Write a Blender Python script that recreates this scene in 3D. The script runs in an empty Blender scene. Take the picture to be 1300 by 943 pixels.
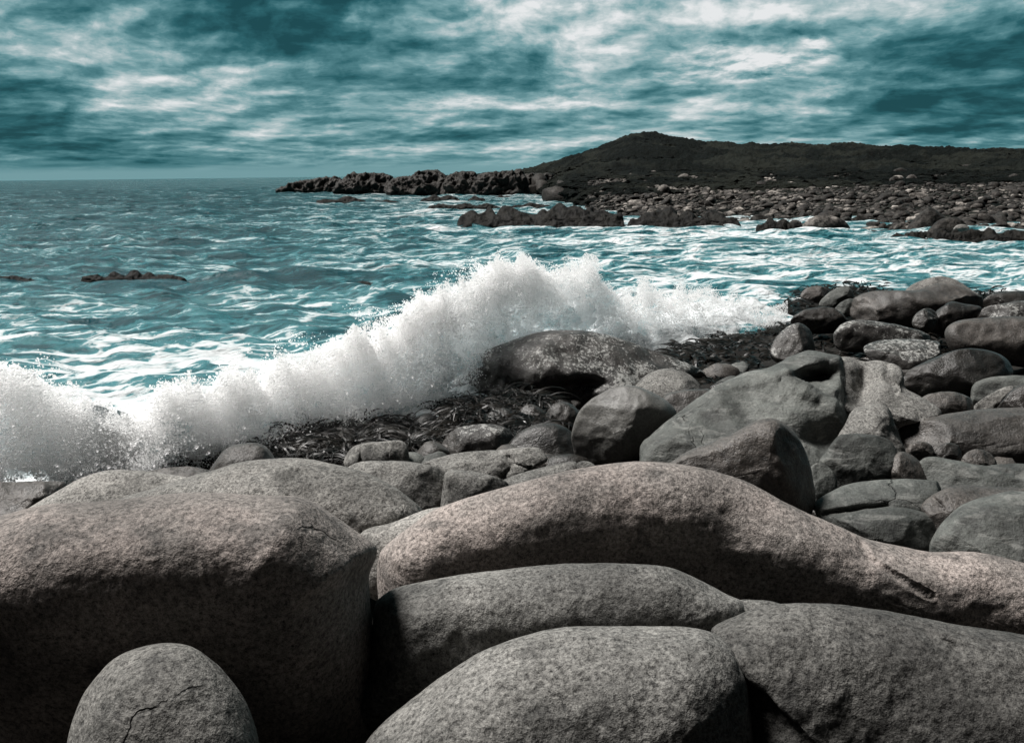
import bpy, math, random
import numpy as np
from mathutils import Matrix, Vector

random.seed(7)
rng = np.random.default_rng(11)
S = bpy.context.scene
COL = S.collection

# ------------------------------------------------------------------ camera
H = 5.5                      # eye height above the sea
F = 1276.0                   # focal length in photograph pixels (1300 wide)
CX, CY = 650.0, 426.5
PITCH = math.atan(205.0 / F)
ROLL = math.radians(0.7)
_f = np.array([0, math.cos(PITCH), -math.sin(PITCH)])
_r0 = np.array([1.0, 0, 0]); _u0 = np.array([0, math.sin(PITCH), math.cos(PITCH)])
_r = math.cos(ROLL) * _r0 - math.sin(ROLL) * _u0
_u = math.sin(ROLL) * _r0 + math.cos(ROLL) * _u0
cam = bpy.data.cameras.new('camera')
cam_o = bpy.data.objects.new('camera', cam); COL.objects.link(cam_o)
cam.sensor_width = 36.0; cam.lens = 36.0 * F / 1300.0
cam.shift_y = -(471.5 - CY) / 1300.0
cam.clip_start = 0.1; cam.clip_end = 60000
cam_o.matrix_world = Matrix(((_r[0], _u[0], -_f[0], 0), (_r[1], _u[1], -_f[1], 0), (_r[2], _u[2], -_f[2], H), (0, 0, 0, 1)))
S.camera = cam_o

# ------------------------------------------------------------------ exposure, sun
S.view_settings.view_transform = 'Standard'
S.view_settings.look = 'None'
S.view_settings.gamma = 1.0
S.view_settings.use_curve_mapping = False
S.view_settings.exposure = 0.62
SUN_EL, SUN_AZ = math.radians(60), math.radians(-70)     # azimuth from +Y towards +X
sun = bpy.data.lights.new('sun', 'SUN'); sun.energy = 4.4; sun.angle = math.radians(20)
sun.color = (1.0, 0.965, 0.93)
sun_o = bpy.data.objects.new('sun', sun); COL.objects.link(sun_o)
_sd = Vector((math.sin(SUN_AZ) * math.cos(SUN_EL), math.cos(SUN_AZ) * math.cos(SUN_EL), math.sin(SUN_EL)))
sun_o.rotation_euler = _sd.to_track_quat('Z', 'Y').to_euler()
sun_o.location = (0, 0, 60)
try:
    S.cycles.max_bounces = 22; S.cycles.diffuse_bounces = 8; S.cycles.volume_bounces = 8; S.cycles.glossy_bounces = 3
    S.cycles.transmission_bounces = 14; S.cycles.transparent_max_bounces = 64
    S.cycles.caustics_reflective = False; S.cycles.caustics_refractive = False
    S.cycles.use_denoising = True
except Exception: pass

# ------------------------------------------------------------------ node helper
class NT:
    def __init__(s, tree): s.t = tree; s.n = tree.nodes; s.l = tree.links
    def new(s, typ, **kw):
        n = s.n.new(typ)
        for k, v in kw.items(): setattr(n, k, v)
        return n
    def put(s, sock, v):
        if v is None: return
        if hasattr(v, 'is_output'): s.l.new(v, sock)
        else:
            if hasattr(sock.default_value, '__len__') and not hasattr(v, '__len__'): v = [v] * len(sock.default_value)
            if hasattr(v, '__len__') and len(v) == 3 and len(sock.default_value) == 4: v = (*v, 1)
            sock.default_value = v
    def math(s, op, a, b=None, c=None, clamp=False):
        n = s.new('ShaderNodeMath', operation=op, use_clamp=clamp)
        for i, v in enumerate((a, b, c)):
            if v is not None: s.put(n.inputs[i], v)
        return n.outputs[0]
    def vm(s, op, a, b=None, out=0):
        n = s.new('ShaderNodeVectorMath', operation=op)
        s.put(n.inputs[0], a)
        if b is not None: s.put(n.inputs[1], b)
        return n.outputs[out]
    def noise(s, vec, scale, detail=4, rough=0.55, dist=0.0, lac=2.0):
        n = s.new('ShaderNodeTexNoise'); s.put(n.inputs['Vector'], vec)
        n.inputs['Scale'].default_value = scale; n.inputs['Detail'].default_value = detail
        n.inputs['Roughness'].default_value = rough; n.inputs['Distortion'].default_value = dist
        n.inputs['Lacunarity'].default_value = lac
        return n.outputs['Fac']
    def voro(s, vec, scale, feat='F1', out='Distance'):
        n = s.new('ShaderNodeTexVoronoi', feature=feat); s.put(n.inputs['Vector'], vec)
        n.inputs['Scale'].default_value = scale
        return n.outputs[out]
    def rng(s, v, a, b, c=0.0, d=1.0, smooth=False):
        n = s.new('ShaderNodeMapRange', interpolation_type='SMOOTHSTEP' if smooth else 'LINEAR')
        s.put(n.inputs[0], v)
        for i, q in enumerate((a, b, c, d)): s.put(n.inputs[i + 1], q)
        return n.outputs[0]
    def mix(s, f, a, b, mode='MIX'):
        n = s.new('ShaderNodeMix', data_type='RGBA', blend_type=mode)
        s.put(n.inputs[0], f); s.put(n.inputs[6], a); s.put(n.inputs[7], b)
        return n.outputs[2]
    def ramp(s, f, stops):
        n = s.new('ShaderNodeValToRGB'); s.put(n.inputs[0], f)
        cr = n.color_ramp
        while len(cr.elements) > 1: cr.elements.remove(cr.elements[-1])
        for i, (p, c) in enumerate(stops):
            e = cr.elements[0] if i == 0 else cr.elements.new(p)
            e.position = p; e.color = (*c, 1)
        return n.outputs[0]
    def bump(s, h, strength, dist, normal=None):
        n = s.new('ShaderNodeBump'); n.inputs['Strength'].default_value = strength
        n.inputs['Distance'].default_value = dist; s.put(n.inputs['Height'], h)
        if normal is not None: s.put(n.inputs['Normal'], normal)
        return n.outputs[0]

def raydir(x, y):
    """direction through photograph pixel (x, y), scaled so that its Y is 1"""
    x = np.asarray(x, float); y = np.asarray(y, float)
    d = _f + ((x - CX) / F)[..., None] * _r - ((y - CY) / F)[..., None] * _u
    return d / d[..., 1:2]
def at(x, y, D):
    d = raydir(x, y) * np.asarray(D, float)[..., None]
    return d + np.array([0, 0, H])
def depth_at_z(x, y, z):
    return (z - H) / raydir(x, y)[..., 2]

# ------------------------------------------------------------------ sky
W = bpy.data.worlds.new('World'); S.world = W; W.use_nodes = True
nt = NT(W.node_tree); nt.n.clear()
sky = nt.new('ShaderNodeTexSky', sky_type='NISHITA', sun_disc=False)
sky.sun_elevation = SUN_EL; sky.sun_rotation = SUN_AZ
g = nt.new('ShaderNodeTexCoord').outputs['Generated']
sep = nt.new('ShaderNodeSeparateXYZ'); nt.put(sep.inputs[0], g)
X, Y, Z = sep.outputs
lz = nt.math('MULTIPLY', nt.math('LOGARITHM', nt.math('ADD', nt.math('MAXIMUM', Z, 0.0), 0.035), math.e), 0.30)
comb = nt.new('ShaderNodeCombineXYZ'); nt.put(comb.inputs[0], X); nt.put(comb.inputs[1], nt.math('MULTIPLY', Y, 0.6)); nt.put(comb.inputs[2], lz)
P = comb.outputs[0]
wd = nt.new('ShaderNodeTexNoise'); nt.put(wd.inputs['Vector'], P); wd.inputs['Scale'].default_value = 4.5; wd.inputs['Detail'].default_value = 6; wd.inputs['Roughness'].default_value = .55
wv = nt.vm('SUBTRACT', wd.outputs['Color'], (0.5, 0.5, 0.5))
P2 = nt.vm('ADD', P, nt.vm('MULTIPLY', wv, (0.10, 0.05, 0.055)))
UP = (-0.012, 0.0, 0.024)
n_big = nt.noise(nt.vm('MULTIPLY', P2, (1, 1, 1.5)), 3.4, 5, 0.5)
n_mid = nt.noise(P2, 9.5, 8, 0.57)
n_midu = nt.noise(nt.vm('ADD', P2, UP), 9.5, 8, 0.57)
n_fin = nt.noise(nt.vm('MULTIPLY', P2, (1, 1, 1.7)), 24, 6, 0.6)
n_finu = nt.noise(nt.vm('MULTIPLY', nt.vm('ADD', P2, (-.004, 0, .010)), (1, 1, 1.7)), 24, 6, 0.6)
val = nt.math('MULTIPLY_ADD', nt.math('SUBTRACT', n_big, 0.5), 1.15, 0.57)
val = nt.math('MULTIPLY_ADD', nt.math('SUBTRACT', n_mid, 0.5), 0.75, val)
val = nt.math('MULTIPLY_ADD', nt.math('SUBTRACT', n_mid, n_midu), 1.9, val)
val = nt.math('MULTIPLY_ADD', nt.math('SUBTRACT', n_fin, n_finu), 0.7, val)
val = nt.math('MULTIPLY_ADD', nt.math('SUBTRACT', n_fin, 0.5), 0.22, val)
# large cloud masses: (pixel x, y of the photo for the direction, angular half sizes in px, amount)
SKYB = [(330, 8, 230, 42, -.55), (-40, 95, 150, 80, -.65), (20, 190, 160, 30, -.22), (450, 82, 190, 36, -.36), (1150, 58, 150, 40, -.50), (1310, 90, 130, 120, -.55),
        (1190, 135, 140, 26, -.26), (720, 150, 190, 16, -.26), (690, 90, 120, 18, -.14), (760, 45, 130, 18, -.10), (480, 178, 260, 14, -.20), (150, 205, 300, 12, -.24), (1050, 165, 200, 12, -.15),
        (60, 40, 150, 34, .45), (200, 80, 190, 34, .30), (280, 105, 120, 18, .25), (900, 12, 290, 34, .40), (1130, 5, 120, 20, .2), (600, 20, 160, 30, .26), (935, 78, 62, 27, .50),
        (1020, 78, 50, 24, .42), (790, 78, 100, 22, .22), (560, 128, 190, 12, .28), (940, 122, 210, 14, .22), (360, 166, 250, 10, .12), (760, 135, 120, 9, .15), (120, 185, 170, 9, .22), (600, 196, 200, 9, .22)]
gd = nt.vm('ADD', g, nt.vm('MULTIPLY', wv, (0.20, 0.0, 0.06)))
for (px, py, sx, sy, amt) in SKYB:
    d = raydir(px, py); d = d / np.linalg.norm(d)
    v = nt.vm('MULTIPLY', nt.vm('SUBTRACT', gd, tuple(d)), (F / sx, F / max(sx, 200), F / sy))
    q = nt.vm('LENGTH', v, out=1)
    val = nt.math('MULTIPLY_ADD', nt.rng(q, 0.0, 1.7, 1.0, 0.0, True), amt * .68, val)
val = nt.math('MULTIPLY_ADD', nt.math('SUBTRACT', val, .5), .82, .5)
# a small heap cloud with a crisp lit head
puff = None
for (px, py, sx, sy) in [(903, 72, 34, 24), (940, 88, 46, 20), (985, 84, 44, 20), (1032, 72, 32, 22), (870, 92, 40, 15), (1005, 92, 50, 14)]:
    d = raydir(px, py); d = d / np.linalg.norm(d)
    v = nt.vm('MULTIPLY', nt.vm('SUBTRACT', g, tuple(d)), (F / sx, F / 300, F / sy))
    q = nt.math('ADD', nt.vm('LENGTH', v, out=1), nt.math('ADD', nt.math('MULTIPLY', nt.math('SUBTRACT', n_fin, .5), 2.2), nt.math('MULTIPLY', nt.math('SUBTRACT', n_mid, .5), 1.6)))
    mk = nt.rng(q, .65, 1.15, 1.0, 0.0, True)
    puff = mk if puff is None else nt.math('MAXIMUM', puff, mk)
lit = nt.math('ADD', .80, nt.math('ADD', nt.math('MULTIPLY', nt.math('SUBTRACT', n_fin, n_finu), 1.6), nt.math('MULTIPLY', nt.math('SUBTRACT', n_mid, n_midu), 1.6)))
val = nt.math('ADD', nt.math('MULTIPLY', val, nt.math('SUBTRACT', 1.0, nt.math('MULTIPLY', puff, .8))), nt.math('MULTIPLY', nt.math('MULTIPLY', puff, .8), lit))
# pale clear band right on the horizon
hz = nt.rng(Z, 0.004, 0.022, 1.0, 0.0, True)
val = nt.math('ADD', nt.math('MULTIPLY', val, nt.math('SUBTRACT', 1.0, hz)), nt.math('MULTIPLY', hz, 0.56))
cloud = nt.ramp(val, [(0.0, (0.010, 0.070, 0.085)), (0.20, (0.024, 0.125, 0.148)), (0.42, (0.085, 0.235, 0.265)),
                      (0.60, (0.21, 0.39, 0.42)), (0.78, (0.46, 0.58, 0.60)), (0.93, (0.74, 0.79, 0.80)), (1.0, (0.86, 0.88, 0.89))])
rear = nt.rng(Y, -0.05, 0.78, 0.02, 1.0, True)  # unseen sky behind the viewer blackened to keep rock fronts dark
over = nt.rng(Z, 0.22, 0.60, 1.0, 0.55, True)  # unseen sky overhead dimmed too, for less light on the rocks
cloud = nt.mix(1.0, cloud, nt.math('MULTIPLY', rear, over), 'MULTIPLY')
cl = nt.vm('SCALE', cloud, None); cl.node.inputs['Scale'].default_value = 0.60 * 10
skyc = nt.mix(0.992, sky.outputs[0], cl)
bg = nt.new('ShaderNodeBackground'); nt.put(bg.inputs[0], skyc); bg.inputs[1].default_value = 0.1
out = nt.new('ShaderNodeOutputWorld'); nt.l.new(bg.outputs[0], out.inputs[0])

# ------------------------------------------------------------------ numpy noise
_perm = np.random.default_rng(3).permutation(512).astype(np.int64)
_perm = np.concatenate([_perm, _perm, _perm])
_grad = np.random.default_rng(4).normal(size=(512, 3)); _grad /= np.linalg.norm(_grad, axis=1)[:, None]
def pnoise(p):
    i = np.floor(p).astype(np.int64); f = p - i
    u = f * f * f * (f * (f * 6 - 15) + 10); i &= 511
    r = 0
    for dx in (0, 1):
        wx = u[:, 0] if dx else 1 - u[:, 0]
        for dy in (0, 1):
            wy = u[:, 1] if dy else 1 - u[:, 1]
            for dz in (0, 1):
                wz = u[:, 2] if dz else 1 - u[:, 2]
                h = _perm[(_perm[(_perm[(i[:, 0] + dx) & 511] + i[:, 1] + dy) & 511] + i[:, 2] + dz) & 511]
                gr = _grad[h]
                r = r + wx * wy * wz * ((f[:, 0] - dx) * gr[:, 0] + (f[:, 1] - dy) * gr[:, 1] + (f[:, 2] - dz) * gr[:, 2])
    return r * 1.5
def fbm(p, oct=4, gain=0.5, ridged=False):
    a, s, r = 1.0, 1.0, 0.0
    for k in range(oct):
        n = pnoise(p * s + 17.3 * k)
        r = r + a * ((1 - 2 * np.abs(n)) if ridged else n); a *= gain; s *= 2.03
    return r

# ------------------------------------------------------------------ mesh helpers
def mesh_np(name, V, Fq, mat=None, smooth=True, loc=(0, 0, 0), attrs=None):
    """quads or tris given as an (n,k) array"""
    me = bpy.data.meshes.new(name)
    V = np.asarray(V, np.float32) - np.asarray(loc, np.float32)
    Fq = np.asarray(Fq, np.int32); n, k = Fq.shape
    me.vertices.add(len(V)); me.vertices.foreach_set('co', V.ravel())
    me.loops.add(n * k); me.loops.foreach_set('vertex_index', Fq.ravel())
    me.polygons.add(n); me.polygons.foreach_set('loop_start', np.arange(0, n * k, k, dtype=np.int32))
    me.polygons.foreach_set('loop_total', np.full(n, k, np.int32))
    me.polygons.foreach_set('use_smooth', np.full(n, smooth, bool))
    if attrs:
        for an, av in attrs.items():
            a = me.attributes.new(an, 'FLOAT', 'POINT'); a.data.foreach_set('value', np.asarray(av, np.float32))
    me.update(calc_edges=True); me.validate()
    if mat: me.materials.append(mat)
    o = bpy.data.objects.new(name, me); o.location = loc; COL.objects.link(o)
    return o
def tag(o, label, cat=None, group=None, kind=None):
    if label: o['label'] = label
    if cat: o['category'] = cat
    if group: o['group'] = group
    if kind: o['kind'] = kind
    return o
def grid_faces(nr, nc, wrap=False):
    i = np.arange(nr - 1)[:, None]; j = np.arange(nc if wrap else nc - 1)[None, :]
    a = i * nc + j; b = i * nc + (j + 1) % nc
    return np.stack([a, b, b + nc, a + nc], -1).reshape(-1, 4)
def vnormals(V, Fq):
    n = np.cross(V[Fq[:, 2]] - V[Fq[:, 0]], V[Fq[:, 3 % Fq.shape[1]]] - V[Fq[:, 1]]) if Fq.shape[1] == 4 else np.cross(V[Fq[:, 1]] - V[Fq[:, 0]], V[Fq[:, 2]] - V[Fq[:, 0]])
    N = np.zeros_like(V)
    for k in range(Fq.shape[1]): np.add.at(N, Fq[:, k], n)
    return N / np.maximum(np.linalg.norm(N, axis=1), 1e-12)[:, None]

# ------------------------------------------------------------------ materials
def new_mat(name):
    m = bpy.data.materials.new(name); m.use_nodes = True
    t = NT(m.node_tree); t.n.clear()
    o = t.new('ShaderNodeOutputMaterial'); b = t.new('ShaderNodeBsdfPrincipled')
    t.l.new(b.outputs[0], o.inputs[0])
    return m, t, b, o
def granite(name, light, mid, dark, rough=0.85, grain=1.0, crust=0.0, wet=0.0, gs=1.0, pits=1.0, streak=0.0, bumpd=1.0, macro=0.0):
    m, t, b, o = new_mat(name)
    p = t.new('ShaderNodeNewGeometry').outputs['Position']
    info = t.new('ShaderNodeObjectInfo').outputs['Random']
    cx_ = t.new('ShaderNodeCombineXYZ')
    for i in range(3): t.put(cx_.inputs[i], t.math('MULTIPLY', info, 37.0 + 11 * i))
    p = t.vm('ADD', p, cx_.outputs[0])
    patch = t.noise(p, 0.75, 6, 0.62, 0.4)
    patch2 = t.noise(p, 2.6, 6, 0.65, 0.2)
    col = t.mix(t.rng(patch, 0.40, 0.60, 0, 1, True), mid, light)
    col = t.mix(t.rng(patch2, 0.50, 0.68, 0, 0.75, True), col, dark)
    if macro:
        mc = t.noise(p, .16, 3, .6); mc2 = t.noise(p, .9, 2, .5)
        col = t.mix(1.0, col, t.math('MULTIPLY', t.rng(mc, .38, .62, 1 - macro, 1 + macro), t.rng(mc2, .35, .65, 1 - macro, 1 + macro)), 'MULTIPLY')
    # mineral grain of three sizes
    g1 = t.noise(p, 27 * gs, 3, 0.7); g2 = t.noise(p, 95 * gs, 2, 0.6); g3 = t.voro(p, 52 * gs)
    gr = t.math('ADD', t.rng(g1, 0.34, 0.66, 0.52, 1.42), t.rng(g2, 0.3, 0.7, -0.30, 0.34))
    gr = t.math('ADD', t.math('MULTIPLY', t.math('SUBTRACT', gr, 1.0), grain), 1.0)
    col = t.mix(1.0, col, gr, 'MULTIPLY')
    col = t.mix(t.math('MULTIPLY', t.rng(g3, 0.10, 0.22, 0.8, 0.0), t.rng(g1, 0.48, 0.56, 0.0, grain, True), clamp=True), col, (0.02, 0.02, 0.022))
    # weathering pits and dark lichen spots
    v = t.noise(p, 9, 5, 0.7, 0.3)
    sp = t.rng(v, 0.63, 0.70, 0.0, 0.75 * pits)
    col = t.mix(sp, col, (0.03, 0.03, 0.03))
    wv_ = t.new('ShaderNodeTexNoise'); t.put(wv_.inputs['Vector'], p); wv_.inputs['Scale'].default_value = 1.1; wv_.inputs['Detail'].default_value = 6
    pc = t.vm('ADD', p, t.vm('MULTIPLY', t.vm('SUBTRACT', wv_.outputs['Color'], (.5, .5, .5)), (.9, .9, .9)))
    ck = t.voro(pc, 0.42 if gs > .5 else .12, 'DISTANCE_TO_EDGE')
    ckm = t.math('MULTIPLY', t.rng(ck, .0015, .0075, 1, 0, True), t.rng(t.noise(p, .55, 3, .6), .57, .66, 0, 1, True))
    col = t.mix(t.math('MULTIPLY', ckm, .45), col, (0.012, 0.012, 0.011))
    if streak:
        st = t.noise(t.vm('MULTIPLY', p, (1.0, 1.0, 6.0)), 2.2, 6, 0.65, 0.8)
        col = t.mix(t.rng(st, 0.52, 0.64, 0.0, streak, True), col, (0.35, 0.35, 0.33))
    rg = rough
    if crust:
        nz = t.new('ShaderNodeSeparateXYZ'); t.put(nz.inputs[0], t.new('ShaderNodeNewGeometry').outputs['Normal'])
        c1 = t.noise(p, 13, 6, 0.75, 0.4); c2 = t.noise(p, 1.3, 4, 0.6)
        th = t.math('ADD', c1, t.math('MULTIPLY', t.math('SUBTRACT', c2, 0.5), 0.55))
        th = t.math('ADD', th, t.rng(nz.outputs[2], -0.2, 0.7, -0.14, 0.03))
        cm = t.rng(th, 0.56, 0.62, 0.0, crust)
        col = t.mix(cm, col, (0.30, 0.30, 0.285))
    b.inputs['Base Color'].default_value = (1, 1, 1, 1); t.put(b.inputs['Base Color'], col)
    if wet:
        wn_ = t.noise(p, 1.6, 4, 0.6)
        rg = t.rng(wn_, 0.35, 0.65, max(0.24, rough - wet), rough)
    t.put(b.inputs['Roughness'], rg)
    b.inputs['Specular IOR Level'].default_value = ((0.35 + 0.1 * (wet > 0)) if gs > .5 else .12) if name != 'shore_bed_rock' else .1
    h = t.math('ADD', t.math('MULTIPLY', t.noise(p, 4, 9, 0.62), 0.45), t.math('MULTIPLY', g1, 0.26))
    h = t.math('SUBTRACT', h, t.math('ADD', t.math('MULTIPLY', sp, 0.12), t.math('MULTIPLY', ckm, .45)))
    t.put(b.inputs['Normal'], t.bump(h, 0.85, 0.075 * bumpd))
    return m

M_PINK = granite('granite_pink', (0.255, 0.222, 0.204), (0.175, 0.158, 0.146), (0.068, 0.064, 0.06), macro=.2, grain=1.35)
M_GREY = granite('granite_grey', (0.22, 0.212, 0.198), (0.15, 0.146, 0.136), (0.058, 0.057, 0.053), macro=.2, grain=1.45)
M_GREYD = granite('granite_grey_shaded', (0.12, 0.117, 0.109), (0.078, 0.076, 0.071), (0.036, 0.036, 0.034), macro=.2, grain=1.5)  # grey granite copy; shade along the lower foreground put into its colour
M_GREYM = granite('granite_grey_damp_shaded', (0.18, 0.176, 0.165), (0.115, 0.113, 0.106), (0.042, 0.042, 0.04), macro=.2, grain=1.45)  # darker grey granite: damp on middle rocks, shade put into colour on foreground ones
M_OLIVE = granite('granite_olive', (0.092, 0.097, 0.090), (0.056, 0.060, 0.056), (0.026, 0.027, 0.026), pits=.5, macro=.25, streak=0.25, grain=.7, rough=.7)
M_BROWN = granite('granite_brown', (0.092, 0.082, 0.074), (0.052, 0.048, 0.044), (0.022, 0.021, 0.02), rough=0.6, wet=0.25)
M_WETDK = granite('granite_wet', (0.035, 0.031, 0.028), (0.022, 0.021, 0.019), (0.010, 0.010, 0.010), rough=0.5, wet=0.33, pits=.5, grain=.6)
M_CRUST = granite('granite_barnacled', (0.05, 0.046, 0.042), (0.03, 0.028, 0.026), (0.014, 0.014, 0.014), rough=0.6, wet=0.3, crust=1.0)
M_SMOOTH = granite('granite_smooth', (0.115, 0.113, 0.105), (0.07, 0.068, 0.064), (0.035, 0.034, 0.032), rough=0.62, wet=0.2, grain=.7, pits=.5, bumpd=.6)
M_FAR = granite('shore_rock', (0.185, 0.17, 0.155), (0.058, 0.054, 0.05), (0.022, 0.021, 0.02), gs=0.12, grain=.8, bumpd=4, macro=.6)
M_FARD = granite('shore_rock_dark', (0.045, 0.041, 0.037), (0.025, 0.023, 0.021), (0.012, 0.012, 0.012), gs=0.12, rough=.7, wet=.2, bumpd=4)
M_REEF = granite('reef_rock', (0.014, 0.013, 0.011), (0.009, 0.0085, 0.008), (0.006, 0.006, 0.006), gs=0.3, rough=.75, wet=.1, bumpd=3)

# ------------------------------------------------------------------ boulders
def smooth_closed(P, n):
    P = np.asarray(P, float); m = len(P); t = np.linspace(0, m, m * 24, endpoint=False)
    i = t.astype(int); f = (t - i)[:, None]
    p0, p1, p2, p3 = P[(i - 1) % m], P[i % m], P[(i + 1) % m], P[(i + 2) % m]
    C = 0.5 * ((2 * p1) + (-p0 + p2) * f + (2 * p0 - 5 * p1 + 4 * p2 - p3) * f * f + (-p0 + 3 * p1 - 3 * p2 + p3) * f ** 3)
    L = np.r_[0, np.cumsum(np.linalg.norm(np.diff(np.vstack([C, C[:1]]), axis=0), axis=1))]
    s = np.linspace(0, L[-1], n, endpoint=False)
    Cc = np.vstack([C, C[:1]])
    return np.stack([np.interp(s, L, Cc[:, 0]), np.interp(s, L, Cc[:, 1])], 1)
def near_on_line(P, L):
    L = np.asarray(L, float); best = None; bd = None
    for a, b in zip(L[:-1], L[1:]):
        ab = b - a; t = np.clip(((P - a) @ ab) / max(ab @ ab, 1e-9), 0, 1)
        q = a + t[:, None] * ab; d = np.linalg.norm(P - q, axis=1)
        if best is None: best, bd = q.copy(), d
        else:
            m = d < bd; best[m] = q[m]; bd = np.minimum(bd, d)
    return best, bd

def boulder(name, label, pts, D, mat, cat='boulder', a=0.9, b=0.9, lean=0.35, skew=0.0, p=2.0, q=2.0, spine=None,
            cuts=(), dents=(), rough=1.0, res=1.0, group=None, facet=0.0, seed=None, k0=1.0, chop=0):
    """An outline (photograph pixels) set up at distance D metres and blown up to a closed round stone of real depth."""
    O0 = np.asarray(pts, float)
    area = 0.5 * abs(np.dot(O0[:, 0], np.roll(O0[:, 1], 1)) - np.dot(O0[:, 1], np.roll(O0[:, 0], 1)))
    per = np.linalg.norm(O0 - np.roll(O0, 1, 0), axis=1).sum()
    n = int(np.clip(per / 3.0 * res, 72, 560)); 
    O = smooth_closed(O0, n)
    c = O.mean(0)
    if spine is None:
        cov = np.cov((O - c).T); w, v = np.linalg.eigh(cov); ax = v[:, 1]
        t = (O - c) @ ax; s_ = (O - c) @ v[:, 0]
        hl = (t.max() - t.min()) / 2; hs = (s_.max() - s_.min()) / 2
        m = c + ax * (t.max() + t.min()) / 2
        e = max(hl - hs, hl * 0.12) * 0.85
        spine = [m - ax * e, m + ax * e]
    C, dist = near_on_line(O, spine); Cx = C.copy()
    for _ in range(max(4, n // 9)):           # keep neighbouring spokes even
        C = (np.roll(C, 1, 0) + 2 * C + np.roll(C, -1, 0)) / 4
    half = np.median(np.linalg.norm(O - C, axis=1))
    px = D / F
    A, B = a * half * px, b * half * px
    nf = int(np.clip(half / 3.0 * res * 1.5, 16, 120)); nb = max(8, nf // 4)
    tf = np.linspace(0.02, 1, nf); tb = np.linspace(0.98, 0.04, nb)
    rf = np.sin(tf * math.pi / 2); rb = np.sin(tb * math.pi / 2)
    hy = O[:, 1].max() - O[:, 1].min(); hx = O[:, 0].max() - O[:, 0].min()
    rings, deps = [], []
    for r in rf:
        w_ = min(1.0, r / .6); w_ = w_ * w_ * (3 - 2 * w_); Cr = Cx * (1 - w_) + C * w_
        rings.append(Cr + (O - Cr) * r); deps.append(np.full(n, -A * max(0, 1 - r ** p) ** (1 / q)))
    for r in rb: rings.append(C + (O - C) * r); deps.append(np.full(n, B * max(0, 1 - r ** 2) ** 0.5))
    PX = np.array(rings).reshape(-1, 2); dp = np.array(deps).reshape(-1)
    nfr = nf * n
    base = D + lean * (c[1] - PX[:, 1]) * px + skew * (PX[:, 0] - c[0]) * px
    front = np.arange(len(PX)) < nfr
    for (line, wd, dep) in cuts:
        wob = 1.5 * np.sin(PX[:, 0] * 0.07 + PX[:, 1] * 0.09) + 0.5 * np.sin(PX[:, 0] * .17 - PX[:, 1] * .13)
        _, dd = near_on_line(PX + wob[:, None] * [0.5, 0.5], line)
        dp = dp + np.where(front, dep * np.exp(-(dd / wd) ** 2), 0)
    for (ex, ey, rx, ry, dep) in dents:
        g_ = np.exp(-(((PX[:, 0] - ex) / rx) ** 2 + ((PX[:, 1] - ey) / ry) ** 2))
        dp = dp + np.where(front, dep * g_, 0)
    V = at(PX[:, 0], PX[:, 1], base + dp)
    nr = nf + nb
    Fq = grid_faces(nr, n, True)
    if chop == 0 and group in (MG, RG, UG): chop = 5
    # displacement
    size = math.sqrt(area) * px
    N = vnormals(V, Fq)
    sd = (seed if seed is not None else (hash(label) if False else sum(map(ord, label)))) * 0.37
    Pn = V + sd
    rr = np.linalg.norm(PX - np.tile(C, (nr, 1)), axis=1) / np.maximum(np.linalg.norm(np.tile(O - C, (nr, 1)), axis=1), 1e-6)
    d = 0.050 * size * pnoise(Pn * (1.5 / size)) * k0 + (0.012 if group == 'foreground granite boulders' else 0.020) * size * rough * fbm(Pn * (4.2 / size), 3, 0.5)
    d = d + 0.006 * rough * min(size, 3) * fbm(Pn * 7.0, 3, 0.6)
    if facet: d = d + facet * 0.055 * size * fbm(Pn * (2.4 / size), 3, 0.5, True) - facet * 0.05 * size
    V = V + N * (d * np.where(rr > 0.9, 1 - 0.75 * (rr - 0.9) / 0.1, 1.0))[:, None]
    if chop:
        rc = np.random.default_rng(int(sd * 100) % 99991); c3 = V.mean(0)
        for _k in range(chop):
            nd = np.array([rc.normal() * .55, -rc.uniform(.5, 1.0), rc.uniform(-.25, 1.0)]); nd /= np.linalg.norm(nd)
            hgt = (V - c3) @ nd; lim = hgt.max() * rc.uniform(.64, .85) + .03 * size * fbm(V * (4.0 / size) + 3, 3)
            V = V - (np.maximum(hgt - lim, 0) * .8)[:, None] * nd
    # close both poles
    cf = V[:n].mean(0); cb = V[(nr - 1) * n:].mean(0)
    base_z = V[:, 2].min()
    loc = (float(V[:, 0].mean()), float(V[:, 1].mean()), float(base_z))
    o = mesh_np(name, V, Fq, None, loc=loc)
    import bmesh
    bm = bmesh.new(); bm.from_mesh(o.data); bm.verts.ensure_lookup_table()
    for ring in (list(range(n)), list(range((nr - 1) * n, nr * n))):
        # zip the ring shut across the spine
        i, j = 0, n - 1
        st = int(np.argmax((PX[ring] - c) @ (np.asarray(spine[-1]) - np.asarray(spine[0]))))
        idx = [ring[(st + k) % n] for k in range(n)]
        while j - i >= 2:
            q4 = [idx[i], idx[i + 1], idx[j - 1], idx[j]] if j - i > 2 else [idx[i], idx[i + 1], idx[j]]
            try:
                f = bm.faces.new([bm.verts[k] for k in q4]); f.smooth = True
            except Exception: pass
            i += 1; j -= 1
    bmesh.ops.recalc_face_normals(bm, faces=bm.faces)
    bm.to_mesh(o.data); bm.free()
    o.data.materials.append(mat)
    tag(o, label, cat, group)
    return o

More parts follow.
